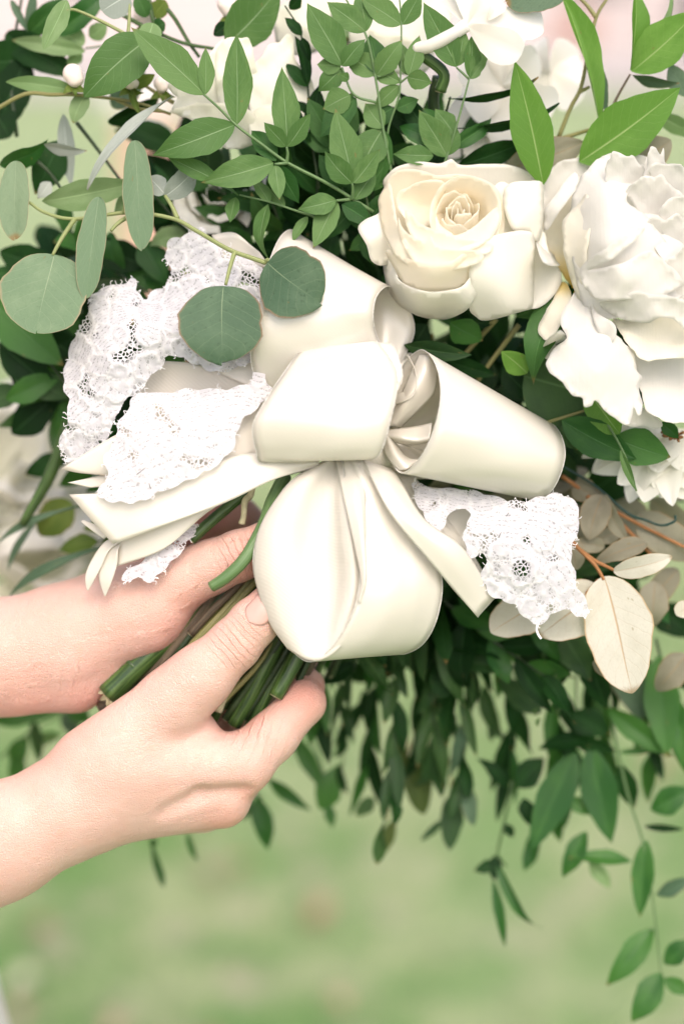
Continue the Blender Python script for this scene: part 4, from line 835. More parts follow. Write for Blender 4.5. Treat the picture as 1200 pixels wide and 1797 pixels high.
pe([(953, 392), (956, 368), (972, 345), (990, 320), (1006, 303), (1016, 310), (1015, 326), (996, 352), (978, 376), (962, 402), (954, 404)], [(956, 392, -6), (1010, 308, -24), (985, 345, -30), (962, 400, -6), (975, 372, -26)], 3, ruf=1.5, rufd=3)
pe([(940, 425), (946, 418), (966, 438), (976, 458), (982, 466), (962, 466), (948, 452)], [(942, 425, -2), (960, 445, -14), (982, 465, 0)], 4, ruf=1, rufd=2)
pe([(1110, 330), (1124, 296), (1145, 266), (1152, 296), (1170, 312), (1200, 322), (1240, 350), (1240, 520), (1180, 480), (1140, 420), (1116, 380)], [(1115, 335, -40), (1146, 270, -30), (1230, 360, -20), (1230, 500, -60), (1150, 400, -84), (1180, 440, -90)], 5, rufd=12)
pe([(1000, 360), (1012, 322), (1030, 296), (1056, 274), (1078, 272), (1094, 300), (1130, 310), (1106, 330), (1100, 356), (1132, 378), (1164, 420), (1190, 470), (1196, 520), (1130, 545), (1060, 560), (1024, 534), (1010, 490), (1002, 430)], [(1000, 370, -26), (1040, 290, -30), (1080, 276, -16), (1120, 320, -40), (1070, 350, -100), (1060, 430, -126), (1120, 440, -118), (1190, 500, -80), (1030, 520, -60), (1004, 440, -50), (1100, 520, -110)], 6, label='large domed petal over the middle of the flower', rufd=10)
pe([(1016, 478), (1030, 456), (1062, 436), (1096, 408), (1124, 396), (1130, 404), (1094, 440), (1050, 466), (1036, 474), (1090, 462), (1140, 440), (1176, 470), (1196, 500), (1150, 522), (1100, 524), (1082, 528), (1052, 527), (1030, 512)], [(1018, 480, -92), (1060, 440, -150), (1124, 398, -144), (1050, 466, -128), (1110, 450, -140), (1190, 500, -104), (1100, 522, -132), (1052, 525, -116), (1090, 490, -152)], 7, ruf=2.5, rufd=8)
pe([(986, 392), (1000, 372), (1018, 352), (1030, 340), (1038, 380), (1030, 440), (1020, 500), (1018, 534), (1004, 500), (990, 450)], [(988, 392, -30), (1024, 350, -50), (1020, 530, -40), (1000, 470, -44), (1020, 430, -80)], 8, M['peoyl'])
pe([(1050, 530), (1080, 528), (1110, 512), (1150, 516), (1196, 525), (1240, 540), (1240, 620), (1180, 560), (1130, 566), (1090, 560), (1062, 546)], [(1052, 532, -100), (1110, 515, -134), (1200, 530, -120), (1230, 600, -80), (1090, 558, -96), (1150, 550, -126)], 9, rufd=10)
pe([(1076, 560), (1092, 562), (1120, 558), (1160, 552), (1200, 552), (1240, 560), (1240, 622), (1190, 628), (1128, 631), (1110, 612), (1090, 590)], [(1080, 562, -60), (1160, 556, -70), (1230, 570, -60), (1230, 618, -110), (1130, 628, -104), (1100, 596, -90), (1170, 600, -60)], 10, M['peoyl'], rufd=5)
pe([(1036, 530), (1046, 548), (1068, 562), (1080, 575), (1078, 598), (1062, 606), (1050, 590), (1040, 560)], [(1038, 532, -60), (1078, 580, -120), (1060, 600, -104), (1050, 570, -110)], 11, ruf=1.5, rufd=5)
pe([(997, 530), (1008, 514), (1022, 512), (1032, 536), (1048, 558), (1060, 570), (1076, 584), (1096, 604), (1112, 618), (1116, 648), (1126, 664), (1119, 684), (1128, 712), (1120, 730), (1110, 714), (1106, 740), (1096, 745), (1080, 735), (1062, 722), (1044, 704), (1037, 712), (1025, 712), (1021, 699), (1004, 694), (986, 672), (966, 655), (958, 640), (964, 620), (982, 602), (994, 592), (984, 572), (982, 556), (988, 545)],
   [(1015, 515, -30), (985, 565, -76), (1040, 600, -126), (970, 640, -120), (1020, 690, -140), (1095, 740, -128), (1120, 700, -104), (1110, 630, -96), (1050, 650, -152), (1060, 590, -112)], 12, label='wide drooping petal with a torn lower edge', ruf=2.5, rufd=7)
pe([(1112, 616), (1150, 622), (1200, 624), (1240, 625), (1240, 745), (1200, 742), (1168, 739), (1136, 722), (1124, 690), (1116, 655)], [(1114, 620, -30), (1230, 630, -20), (1230, 740, -90), (1140, 722, -86), (1160, 670, -40)], 13)
pe([(1090, 735), (1108, 712), (1140, 722), (1160, 745), (1150, 752), (1126, 748), (1104, 748)], [(1095, 735, -50), (1150, 748, -40), (1130, 730, -44)], 14)
pe([(985, 494), (998, 502), (1000, 530), (988, 556), (982, 572), (960, 596), (946, 590), (943, 576), (956, 548), (972, 520)], [(987, 496, 10), (995, 540, -30), (950, 585, -30), (965, 550, -30)], 15, M['peoye2'])
pe([(953, 606), (966, 590), (984, 580), (992, 594), (974, 604), (956, 614)], [(955, 606, -50), (990, 590, -60), (966, 600, -62)], 16, ruf=1, rufd=3)
pe([(944, 598), (956, 592), (972, 606), (990, 600), (976, 618), (960, 630), (951, 622)], [(946, 598, -20), (985, 605, -30), (958, 626, -34)], 17, ruf=1, rufd=2)
for k, (x, y, w, h, a) in enumerate(((1094, 300, 34, 34, -.3), (1148, 296, 18, 44, .1), (1180, 330, 56, 42, .5), (1150, 352, 52, 36, .1), (1204, 400, 50, 54, .6), (1168, 412, 46, 40, .2), (1208, 476, 44, 50, .4))):
    o = []
    for t in np.linspace(0, 2*math.pi, 19)[:-1]:
        X = w*math.cos(t)*(1+.16*math.sin(3*t+k)); Y = h*math.sin(t)*(1+.2*math.sin(2*t+k*1.7))+(random.uniform(-7, 9) if math.sin(t) < 0 else 0); o.append((x+X*math.cos(a)-Y*math.sin(a), y+X*math.sin(a)+Y*math.cos(a)))
    zb = -64-.16*max(0, y-300); pe(o, [(x-w, y, zb+random.uniform(-10, 6)), (x+w, y, zb+8), (x+h*math.sin(a), y-h*math.cos(a), zb-20), (x-h*math.sin(a), y+h*math.cos(a), zb+14), (x, y, zb-4)], 20+k, ruf=3, rufd=9, sp=6, edge=-4)
for k in range(14):
    x, y = 1012+random.uniform(-10, 14), 500+random.uniform(-14, 24); tube('stamen', peo, [(x+6, y-18, 30), (x+2, y-6, 8), (x, y, -2)], [1.2, 1.6, 3.2], M['anther'], 5, 3)

# ------------------------------------------------------------------ other white blooms
def ruffled(name, label, cat, O, A, R, n, mat, seed, group=None, tall=.8, cl=.85):
    t = thing(name, label, cat, O, group); rs = np.random.default_rng(seed); ph = rs.uniform(0, 6)
    for k in range(n):
        f = (k+.6)/n; cup(t, O, A, ph, R*(.12+.88*f**.75), R*tall*(1.25-.5*f), 1.5-.7*f, mat, close=cl+.25*f, curl=.15+.35*f, ruf=.05+.05*f, seed=rs.uniform(0, 9), spiral=.12, tip=.02, nu=22, nv=10); ph += 2.4
    return t
fr = thing('white_lisianthus', 'frilly white flower behind the nandina leaves at upper left', 'flower', (420, 170, 40))
def fp(o, d, s_, **k): return shape('petal', fr, o, d, M['white'], 7, 5, 3, 6, .07, s_, .0003, None, None, -3)
fp([(294, 152), (312, 136), (340, 120), (362, 100), (390, 70), (420, 72), (440, 90), (450, 140), (430, 190), (370, 200), (320, 205), (303, 192), (310, 172)], [(295, 152, 10), (390, 72, 20), (440, 100, 40), (430, 180, 20), (320, 200, 20), (370, 140, 0)], 1)
fp([(380, 95), (398, 68), (425, 66), (438, 70), (446, 100), (450, 150), (440, 200), (400, 210), (380, 160)], [(385, 100, 0), (430, 68, -6), (445, 150, 20), (400, 200, 10), (415, 130, -6)], 2)
fp([(440, 130), (458, 100), (474, 78), (490, 72), (505, 60), (515, 72), (520, 110), (545, 130), (548, 180), (520, 230), (470, 240), (440, 200)], [(445, 130, 10), (480, 78, 10), (512, 70, 20), (545, 150, 40), (470, 235, 20), (490, 150, 10)], 3)
fp([(300, 196), (330, 185), (380, 180), (430, 190), (460, 220), (450, 250), (410, 262), (380, 250), (340, 212)], [(305, 196, 20), (380, 185, 0), (450, 220, 10), (400, 255, 20), (390, 215, -4)], 4)
fp([(440, 200), (470, 185), (520, 190), (545, 215), (520, 250), (470, 256), (440, 240)], [(445, 205, 6), (500, 190, 10), (520, 245, 20), (480, 220, 0)], 5)
for k, (l, o) in enumerate((('big soft white bloom at the top edge behind the nandina', [(515, 5), (560, -30), (680, -30), (770, -10), (790, 40), (740, 95), (690, 80), (640, 90), (590, 62), (545, 70), (520, 40)]),)):
    t = thing('white_bloom', l, 'flower', (650, 40, 110))
    shape('petal', t, o, [(520, 10, 120), (770, 0, 120), (740, 90, 100), (560, 60, 100), (650, 30, 80)], M['white'], 9, 5, 4, 10, .05, 31)
    shape('petal', t, [(600, 20), (650, 50), (700, 60), (760, 90), (740, 130), (680, 125), (620, 90), (590, 60)], [(600, 25, 96), (760, 95, 100), (670, 80, 80), (690, 125, 100)], M['white'], 9, 5, 3, 8, .05, 33)
    shape('petal', t, [(480, 20), (520, 0), (560, 20), (580, 60), (560, 90), (510, 95), (485, 70)], [(490, 30, 110), (560, 30, 100), (520, 90, 120), (530, 50, 90)], M['white'], 9, 5, 3, 8, .05, 34)
    tube('flower_tube', t, [(600, 20, 90), (598, 50, 80), (602, 72, 76)], [20, 16, 11], M['pale'], 12, 5)
# waxy star blossom at top with a long tube
st = thing('tuberose', 'waxy white tuberose floret with a long tube at the top edge', 'flower', (820, 40, -30))
tube('flower_tube', st, [(727, 85, -30), (755, 80, -40), (790, 62, -48), (818, 44, -50)], [11, 12, 11, 12], M['orchid'], 14, 6)
for x, y, w, d, rl in ((812, -60, 50, -50, 10), (912, 96, 62, -84, 8), (955, 40, 66, -40, -20), (880, -50, 56, -30, 20), (770, -40, 44, 0, 0)):
    leaf(st, 'petal', M['orchid'], 818, 44, x, y, w, -50, d, rl, 1, 'petal')
leaf(st, 'petal', M['orchid'], 856, 36, 880, 2, 26, -62, -70, 0, 2, 'petal')
stem_thing('thick cut green stem under the waxy floret', [(700, 300, 60), (752, 215, 20), (772, 160, 0), (778, 128, -12), (745, 100, -20), (724, 88, -26)][::-1][:4], [9, 10, 10, 11], M['stem'])
stem_thing('dark upright stem below the cut green stem', [(768, 135, 6), (760, 180, 30), (775, 250, 60)], [10, 10, 9], M['rus'] if False else M['stemd'], cut=False)
# soft white orchid-like flowers behind
def soft(name, label, cx_, cy_, R, d, n, seed, mat='orchid', w=.75):
    t = thing(name, label, 'flower', (cx_, cy_, d)); rs = np.random.default_rng(seed); a0 = rs.uniform(0, 6)
    for k in range(n):
        a = a0+k*2*math.pi/n+rs.uniform(-.25, .25); L = R*rs.uniform(.8, 1.1)
        leaf(t, 'petal', M[mat], cx_, cy_, cx_+L*math.cos(a), cy_+L*math.sin(a), R*w, d, d+rs.uniform(-35, 35), rs.uniform(-35, 35), int(rs.integers(0, 5)), 'petal')
    return t
soft('white_orchid', 'blurred white blossom hanging between the tuberose and the bay leaves', 965, 130, 70, 260, 6, 1)
soft('white_orchid', 'soft white blossom right below the tuberose floret', 880, 150, 95, 120, 6, 2)
soft('white_orchid', 'soft white blossom behind the glossy blades above the rose', 850, 240, 90, 140, 6, 3)
soft('white_orchid', 'pale blossom half hidden above the rose left of the bay leaf', 905, 210, 60, 190, 5, 8)
# left edge: blurred white roses
ruffled('white_rose', 'blurred white rose at the left edge above the wrist', 'rose', (20, 1010, 640), (.25, -.55, -.8), 170, 7, M['white'], 5)
ruffled('white_rose', 'blurred white rose at the left edge beside the lace', 'rose', (0, 850, 640), (.3, -.6, -.75), 160, 6, M['white'], 6)
ruffled('white_rose', 'small white rose showing dimly between leaves above the left lace', 'rose', (378, 360, 150), (0, -.5, -.85), 60, 8, M['white'], 9)
# right: white dahlia-like flower under the peony
dl = thing('white_dahlia', 'white pointed-petal flower below the peony at the right edge', 'flower', (1185, 760, 80))
rs = np.random.default_rng(4)
for k, (x, y, w) in enumerate(((1022, 795, 34), (1040, 812, 40), (1050, 830, 44), (1080, 850, 50), (1098, 872, 52), (1132, 882, 58), (1160, 872, 50), (1198, 872, 60), (1225, 860, 60), (1060, 780, 40), (1100, 800, 50), (1150, 820, 56), (1200, 820, 60), (1090, 760, 40), (1176, 884, 44))):
    leaf(dl, 'oval', M['white'], 1175, 755, x, y, w*1.3, 70+k % 3*10, 56-(k//5)*20, rs.uniform(-25, 25), int(rs.integers(0, 5)), 'petal')
for k in range(20): tube('stamen', dl, [(1185, 765, 40), (1178+random.uniform(-22, 25), 758+random.uniform(-14, 20), 10)], [1.5, 3], M['twig'], 5, 2)
# berries
for (x, y, r, d, l) in ((130, 133, 20, 10, 'round white berry on the brown stem at upper left'), (228, 138, 19, 20, 'white berry tucked behind the big eucalyptus leaf'), (283, 149, 14, 40, 'small pinkish berry touching the frilly white flower'), (402, 10, 22, 70, 'white berry at the top edge by the green leaf'), (255, 28, 22, 90, 'soft white bud near the top edge between green stalks')):
    t = thing('white_berry', l, 'berry', (x, y, d)); b = SDF(); b.cone((x-r*.1, y-r*.2, d), r*.9, (x+r*.12, y+r*.25, d), r*.82, 4)
    Vb, Fb = b.mesh((x-2*r, y-2*r, d-2*r), (x+2*r, y+2*r, d+2*r), r/6, 2); part('fruit', t, W(Vb), Fb[:, ::-1], M['berry'])
    for a, ln in ((.5, 26), (1.4, 22), (2.4, 24)): leaf(t, 'ruscus', M['sepal'], x, y+r*.9, x+ln*math.cos(a), y+r*.9+ln*.75*math.sin(a), 13, d+4, d-8, random.uniform(-40, 40), 2, 'sepal')
# ------------------------------------------------------------------ leafy sprigs traced leaf by leaf
ZO = 0
def sprig(name, label, cat, stems, leaves, kind, mat, smat='stemg', sr=2.6, group=None, base=None):
    """stems: list of point lists (x, y, d); leaves: (bx, by, tx, ty, w[, d0, d1, roll, var, mat, kind])"""
    stems = [[(x, y, d+ZO) for x, y, d in s_] for s_ in stems]
    p0 = base or (stems[0][0] if stems else (*leaves[0][:2], leaves[0][5] if len(leaves[0]) > 5 else 0))
    t = thing(name, label, cat, p0, group)
    for s_ in stems:
        n = len(s_); tube('stem', t, s_, list(np.linspace(sr, sr*.65, n)), M[smat], 7, 6)
    for L in leaves:
        L = list(L)+[None]*(11-len(L)); d0 = (L[5] if L[5] is not None else 0)+ZO
        if L[6] is not None: L[6] += ZO
        leaf(t, L[10] or kind, M[L[9] or mat], *L[:5], d0, L[6], L[7] if L[7] is not None else random.uniform(-25, 25), L[8])
    return t
N = None
# nandina, front
sprig('nandina_sprig', 'long nandina sprig reaching from the rose over the frilly white flower', 'foliage',
  [[(655, 372, -20), (580, 325, -40), (505, 286, -56), (455, 250, -62), (415, 220, -66), (385, 190, -70), (358, 166, -72)], [(503, 286, -56), (505, 270, -62), (503, 258, -66)], [(618, 350, -34), (619, 335, -44), (618, 322, -52)], [(505, 286, -56), (482, 288, -60)], [(615, 350, -30), (590, 352, -40)]],
  [(359, 167, 231, 46, 64, -72, -92, 5, 0), (360, 166, 362, 82, 30, -72, -80, 10, 0), (415, 219, 417, 57, 53, -66, -84, -5, 0), (413, 220, 268, 272, 66, -66, -90, 8, 1), (481, 287, 354, 320, 56, -58, -84, 5, 1), (484, 283, 441, 226, 40, -56, -30, 20, 1, 'nand2'),
   (503, 258, 496, 117, 50, -66, -80, 0, 0), (501, 258, 464, 214, 30, -66, -78, -10, 0), (504, 257, 546, 199, 32, -66, -78, 5, 0), (484, 289, 490, 351, 31, -58, -66, -10, 0), (488, 290, 524, 358, 40, -50, -40, 15, 0, 'nand2'),
   (618, 322, 590, 190, 58, -52, -66, 0, 0), (617, 322, 569, 266, 42, -52, -60, -10, 1), (620, 321, 668, 262, 36, -52, -62, 8, 0), (622, 350, 660, 300, 34, -34, -20, 0, 1), (590, 352, 523, 367, 40, -40, -54, 10, 1), (592, 354, 548, 436, 42, -34, -44, 12, 0), (600, 358, 655, 395, 36, -30, -26, -10, 1, 'nand2')],
  'nandina', 'nand', 'stemg', 3.2)
sprig('nandina_sprig', 'thin nandina sprig just above the upper bow loop', 'foliage',
  [[(575, 388, -16), (520, 370, -30), (475, 355, -36), (420, 342, -40)]],
  [(418, 343, 288, 276, 36, -40, -60, 30, 3), (414, 346, 403, 391, 26, -38, -50, 20, 0), (473, 356, 444, 312, 26, -36, -20, 25, 0), (470, 358, 461, 452, 34, -34, -48, 45, 2), (540, 380, 512, 424, 22, -24, -30, 30, 1), (500, 364, 470, 330, 20, -30, -10, 0, 0), (552, 384, 580, 345, 30, -16, 0, 0, 1, 'nand2')],
  'nandina', 'nand', 'stemg', 2.3)
sprig('nandina_sprig', 'upright nandina sprig at the top centre, its stalk rising behind the rose', 'foliage',
  [[(688, 310, -10), (672, 225, -20), (661, 150, -30), (645, 70, -34), (622, 25, -36), (603, -8, -36)], [(660, 180, -26), (620, 165, -30), (600, 118, -36)], [(661, 135, -30), (690, 128, -30)]],
  [(600, 116, 540, 4, 60, -36, -50, 5, 0), (641, 56, 574, 2, 44, -36, -46, 8, 0), (642, 55, 630, -20, 36, -36, -30, 0, 0), (600, 116, 641, 68, 34, -36, -44, -5, 1), (598, 118, 556, 112, 34, -34, -30, 5, 0), (600, 120, 558, 160, 40, -30, -20, 10, 1), (660, 132, 706, 70, 42, -32, -48, 10, 1), (659, 132, 606, 92, 44, -30, -20, 5, 0), (661, 130, 650, 60, 46, -30, -16, 0, 0, 'nand2'),
   (612, 140, 596, 130, 18, -40, -46, 0, 0), (615, 168, 566, 190, 48, -30, -26, 0, 0), (625, 172, 560, 240, 50, -24, -20, 15, 0, 'nand2'), (672, 225, 640, 180, 40, -20, -10, 0, 1), (672, 228, 628, 300, 60, -16, -20, 0, 0), (674, 228, 660, 330, 52, -12, 0, 20, 0, 'nand2')],
  'nandina', 'nand', 'stemg', 2.6)
sprig('nandina_sprig', 'nandina sprig with leaflet pairs at the top edge left of the waxy floret', 'foliage',
  [[(690, 290, 0), (680, 235, -10), (698, 175, -24), (702, 145, -28), (704, 45, -34), (700, -10, -34)], [(702, 145, -28), (716, 134, -34)]],
  [(703, 44, 634, -4, 44, -34, -44, 8, 0), (705, 43, 740, -14, 36, -34, -44, -8, 0), (716, 133, 737, 62, 34, -34, -40, 0, 0), (714, 135, 758, 146, 36, -34, -30, 10, 1), (714, 132, 705, 75, 30, -30, -20, 0, 0), (702, 145, 640, 110, 32, -26, -18, 0, 1), (700, 150, 655, 190, 30, -24, -10, 0, 0), (690, 190, 640, 215, 40, -10, 0, 10, 1, 'nand2'), (694, 190, 735, 175, 30, -10, 0, 0, 0, 'nand2')],
  'nandina', 'nand', 'stemg', 2.2)
sprig('nandina_sprig', 'nandina sprig leaning right above the rose, beside the glossy blades', 'foliage',
  [[(778, 292, -10), (798, 230, -24), (812, 180, -32), (823, 138, -36)], [(822, 138, -36), (800, 118, -40)]],
  [(800, 118, 744, 3, 54, -40, -52, 0, 0), (801, 116, 816, 52, 34, -40, -46, 5, 0), (823, 136, 830, 58, 34, -36, -42, 30, 0), (824, 138, 856, 70, 30, -34, -24, 10, 1), (824, 138, 846, 112, 18, -34, -34, 0, 0), (796, 236, 764, 190, 36, -20, -10, 0, 0), (784, 276, 736, 192, 50, -14, -30, -5, 0), (760, 274, 690, 270, 36, -14, -30, 10, 1), (786, 272, 800, 220, 34, -14, -20, 0, 1), (790, 262, 868, 206, 30, -4, 10, 10, 2, 'nand2')],
  'nandina', 'nand', 'stemg', 2.4)
sprig('nandina_sprig', 'dark nandina sprig in the gap left of the rose', 'foliage',
  [[(700, 470, 60), (640, 400, 30), (600, 330, 20), (585, 260, 20)], [(700, 480, 40), (655, 400, 0), (640, 330, -10)]],
  [(640, 400, 690, 330, 40, 10, 0, 0, 1), (640, 402, 606, 350, 36, 10, 0, 0, 0), (640, 405, 655, 466, 34, 10, 4, 20, 1), (620, 368, 568, 420, 34, 14, 10, 10, 1), (600, 330, 560, 270, 40, 16, 10, 0, 0), (600, 328, 650, 250, 48, 10, 0, 0, 0), (588, 262, 540, 170, 50, 20, 10, 0, 0), (588, 260, 620, 160, 52, 20, 10, 10, 0), (586, 262, 530, 230, 40, 22, 30, 10, 1), (655, 410, 612, 440, 30, 10, 14, 0, 1), (640, 335, 690, 270, 44, -6, -10, 20, 0), (640, 335, 600, 300, 40, -6, -10, 20, 0), (654, 415, 690, 452, 38, 4, 0, 0, 1)],
  'nandina', 'nand2', 'stem', 2.4)
sprig('nandina_sprig', 'shaded nandina sprig behind the twin leaflets at upper centre', 'foliage',
  [[(560, 330, 50), (545, 230, 40), (540, 150, 30), (528, 60, 20), (500, 10, 14)]],
  [(540, 150, 520, 60, 28, 20, 20, 40, 1), (540, 152, 500, 110, 26, 20, 10, 20, 1), (530, 62, 500, 30, 22, 16, 8, 20, 1), (530, 66, 545, 110, 22, 16, 20, 20, 1), (545, 230, 500, 160, 34, 30, 26, 50, 2), (545, 232, 560, 150, 40, 26, 20, 10, 0), (548, 250, 520, 200, 36, 26, 20, 60, 1), (508, 16, 530, -10, 26, 14, 10, 30, 0)],
  'nandina', 'dark', 'stemd', 2.2)
# glossy blades over the right of the nandina
sprig('ruscus_sprig', 'glossy dark blades arching right above the rose', 'foliage', [[(775, 250, 60), (782, 200, 30), (790, 170, 10)]],
  [(786, 172, 946, 144, 24, 0, -10, 55, 1, 'dark'), (800, 224, 984, 190, 26, 0, 10, 50, 1, 'dark'), (772, 262, 700, 160, 40, 20, 30, 0, 1, 'dark'), (768, 250, 664, 186, 40, 30, 40, 10, 0, 'dark'), (800, 290, 925, 250, 46, 30, 40, 20, 1, 'dark'), (775, 230, 742, 190, 30, 10, 10, 0, 0, 'rus'), (770, 250, 700, 220, 36, 0, 10, 10, 1, 'rus')], 'willow', 'dark', 'stemd', 3)
# right: bright bay leaves
sprig('bay_sprig', 'bright green bay leaf standing upright between rose and peony', 'foliage', [], [(953, 325, 903, 106, 72, 0, -40, 5, 0)], 'ruscus', 'bright')
sprig('bay_sprig', 'broad bright green leaf with a bite hole just above the peony', 'foliage', [], [(1016, 285, 1194, 154, 96, 20, -20, 0, 0)], 'ruscus', 'bright')
sprig('bay_sprig', 'cluster of bright green leaves on a brown stalk in the upper right corner', 'foliage', [[(1068, 200, 40), (1085, 165, 30), (1105, 130, 20)]],
  [(1108, 126, 1226, 18, 78, 20, -20, 0, 0), (1105, 124, 1118, -20, 44, 20, 0, 45, 5), (1112, 118, 1186, -20, 34, 26, 60, 62, 1, 'pale'), (1108, 130, 1190, 150, 30, 40, 30, 50, 1, 'eucd'), (1200, 170, 1175, 110, 40, 60, 50, 20, 1, 'eucd'), (1150, 200, 1230, 240, 34, 90, 80, 20, 0, 'pale')], 'ruscus', 'bright', 'stemb', 3)
sprig('eucalyptus_sprig', 'olive stalk rising at upper right with a folded narrow leaf and a small round one', 'foliage',
  [[(980, 240, 60), (1000, 190, 50), (1018, 155, 40), (1030, 100, 34), (1046, 30, 30), (1070, -10, 26)], [(1045, 30, 30), (1030, 10, 34), (1012, -8, 34)], [(988, 242, 50), (1020, 232, 44), (1044, 224, 40), (1050, 214, 34)], [(1015, 162, 42), (1034, 152, 36)]],
  [(1050, 216, 988, -20, 46, 34, 0, 42, 5, 'bright', 'willow'), (1046, 110, 1064, 196, 22, 36, 40, 0, 0, 'eucd', 'long'), (1052, 150, 1056, 204, 12, 40, 44, 20, 0, 'eucd', 'long')], 'long', 'eucd', 'stemo', 4.2)
sprig('eucalyptus_sprig', 'grey green leaf hanging in at the top edge over the waxy floret', 'foliage', [], [(990, -14, 888, 4, 56, -60, -60, 10, 0)], 'round', 'eucd')
sprig('taupe_leaf_sprig', 'brown edged taupe leaf behind the upright bay leaf', 'foliage', [], [(885, 300, 1025, 250, 64, 50, 40, 5, 1)], 'oval', 'taupe')
sprig('taupe_leaf_sprig', 'brown edged taupe leaf tip behind the bitten leaf over the peony', 'foliage', [], [(1090, 300, 1178, 246, 64, 50, 40, 5, 1)], 'oval', 'taupe')
# left: eucalyptus
sprig('eucalyptus_sprig', 'main eucalyptus branch crossing the left lace with round grey green leaves', 'foliage',
  [[(466, 461, -84), (440, 452, -78), (400, 437, -70), (345, 405, -56), (302, 383, -46), (225, 373, -40), (130, 384, -36), (80, 373, -32), (52, 355, -28)], [(132, 384, -36), (108, 420, -44), (93, 448, -50)], [(228, 378, -40), (207, 392, -46), (195, 405, -50)], [(218, 373, -40), (221, 360, -46), (226, 345, -50)], [(312, 384, -46), (302, 362, -40), (290, 343, -36)], [(412, 442, -72), (404, 468, -88), (396, 500, -96)], [(466, 461, -84), (470, 456, -90), (476, 462, -96)]],
  [(28, 282, 27, 420, 58, -30, -26, 20, 0), (173, 345, 152, 523, 50, -48, -60, 10, 0), (236, 246, 250, 437, 54, -56, -50, -8, 0), (290, 344, 342, 300, 46, -36, -20, 20, 1, 'silver'), (290, 340, 262, 312, 36, -36, -16, 10, 0, 'silver'),
   (94, 446, 66, 584, 148, -50, -80, 4, 0), (394, 502, 388, 636, 150, -100, -122, 3, 1, 'eucd', 'round'), (470, 460, 560, 533, 126, -98, -130, 4, 1, 'eucd', 'round')], 'round', 'euc', 'stemy', 4.4)
sprig('eucalyptus_sprig', 'upper left eucalyptus twig with one large leathery leaf over the berries', 'foliage', [[(225, 62, -20), (180, 38, -24), (135, 18, -28), (118, 18, -30)], [(225, 62, -20), (228, 20, -10), (226, -5, -10)]],
  [(262, 66, 148, 168, 84, -30, -50, 8, 1, 'nand'), (117, 0, 78, 88, 36, -30, -30, 10, 0, 'pale', 'long'), (268, 40, 256, 80, 40, -10, -20, 10, 0, 'pale'), (226, -10, 180, 20, 56, -14, -20, 0, 0, 'silver', 'round')], 'long', 'euc', 'stemy', 3.4)
sprig('silver_leaf_sprig', 'narrow silvery blade slanting across the upper left', 'foliage', [], [(304, 170, 146, 324, 30, -20, -30, 50, 1)], 'willow', 'silver')
sprig('pale_sage_sprig', 'soft pale leaves on a thin twig behind the upper left berries', 'foliage', [[(300, 85, 120), (200, 80, 130), (150, 85, 140)]],
  [(150, 90, 20, 70, 30, 120, 120, 0, 1), (150, 75, 98, 55, 44, 130, 130, 10, 0), (158, 66, 188, 42, 30, 130, 126, 0, 1), (136, 160, 10, 142, 30, 40, 30, 10, 1), (142, 90, 120, 116, 24, 130, 130, 0, 0)], 'long', 'pale', 'stemg', 2.4)
sprig('berry_twig', 'brown jointed twig carrying the white berries', 'foliage', [[(-10, 194, 20), (45, 165, 16), (90, 166, 16), (130, 166, 20), (190, 172, 24), (240, 180, 26), (300, 200, 30)], [(305, 180, 40), (270, 160, 40), (240, 140, 40)], [(205, 175, 30), (240, 190, 26), (290, 196, 24)]],
  [(152, 164, 128, 215, 34, 30, 26, 20, 1, 'pale', 'long'), (228, 150, 246, 202, 14, 20, 10, 20, 1, 'sepal'), (230, 150, 272, 132, 24, 20, 10, 20, 1, 'sepal')], 'long', 'pale', 'stemo', 4)
sprig('green_stalks', 'crossing green stalks at the top edge above the frilly white flower', 'foliage', [[(270, -10, 60), (305, 30, 60), (330, 72, 60), (350, 100, 60)], [(215, 26, 60), (260, 50, 56), (320, 75, 50), (378, 86, 50)], [(262, 0, 50), (270, 40, 50), (282, 66, 54)]],
  [(258, 30, 240, -10, 30, 50, 40, 0, 1), (270, 30, 290, 0, 34, 60, 50, 10, 0, 'sepal'), (400, 42, 376, 62, 24, 40, 30, 0, 1, 'dark'), (272, 48, 290, 40, 26, 40, 40, 0, 1)], 'oval', 'nand2', 'stem', 4.5)
sprig('broad_leaf_sprig', 'broad green leaf at the top edge behind the frilly white flower', 'foliage', [], [(398, 80, 492, -22, 82, 40, 20, 5, 0)], 'ruscus', 'nand')
sprig('pale_leaf_sprig', 'pale green leaf lying level in the middle of the left side', 'foliage', [], [(74, 352, 250, 322, 52, 20, 20, 10, 1), (248, 338, 200, 372, 40, 40, 50, 20, 1)], 'ruscus', 'pale')
sprig('dark_leaf_sprig', 'dark curved leaf with a pale tip at the left edge', 'foliage', [[(40, 262, 60), (85, 300, 60), (110, 335, 60)], [(135, 215, 90), (170, 260, 90), (216, 322, 80)]],
  [(0, 290, 86, 252, 40, 60, 40, 30, 2, 'rus'), (76, 252, 152, 268, 26, 40, 30, 40, 1, 'silver'), (110, 248, 60, 340, 62, 90, 90, 10, 1, 'dark'), (112, 200, 126, 330, 30, 90, 90, 10, 0, 'silver'), (90, 320, 66, 348, 24, 60, 50, 0, 1, 'silver')], 'ruscus', 'rus', 'stemd', 4)
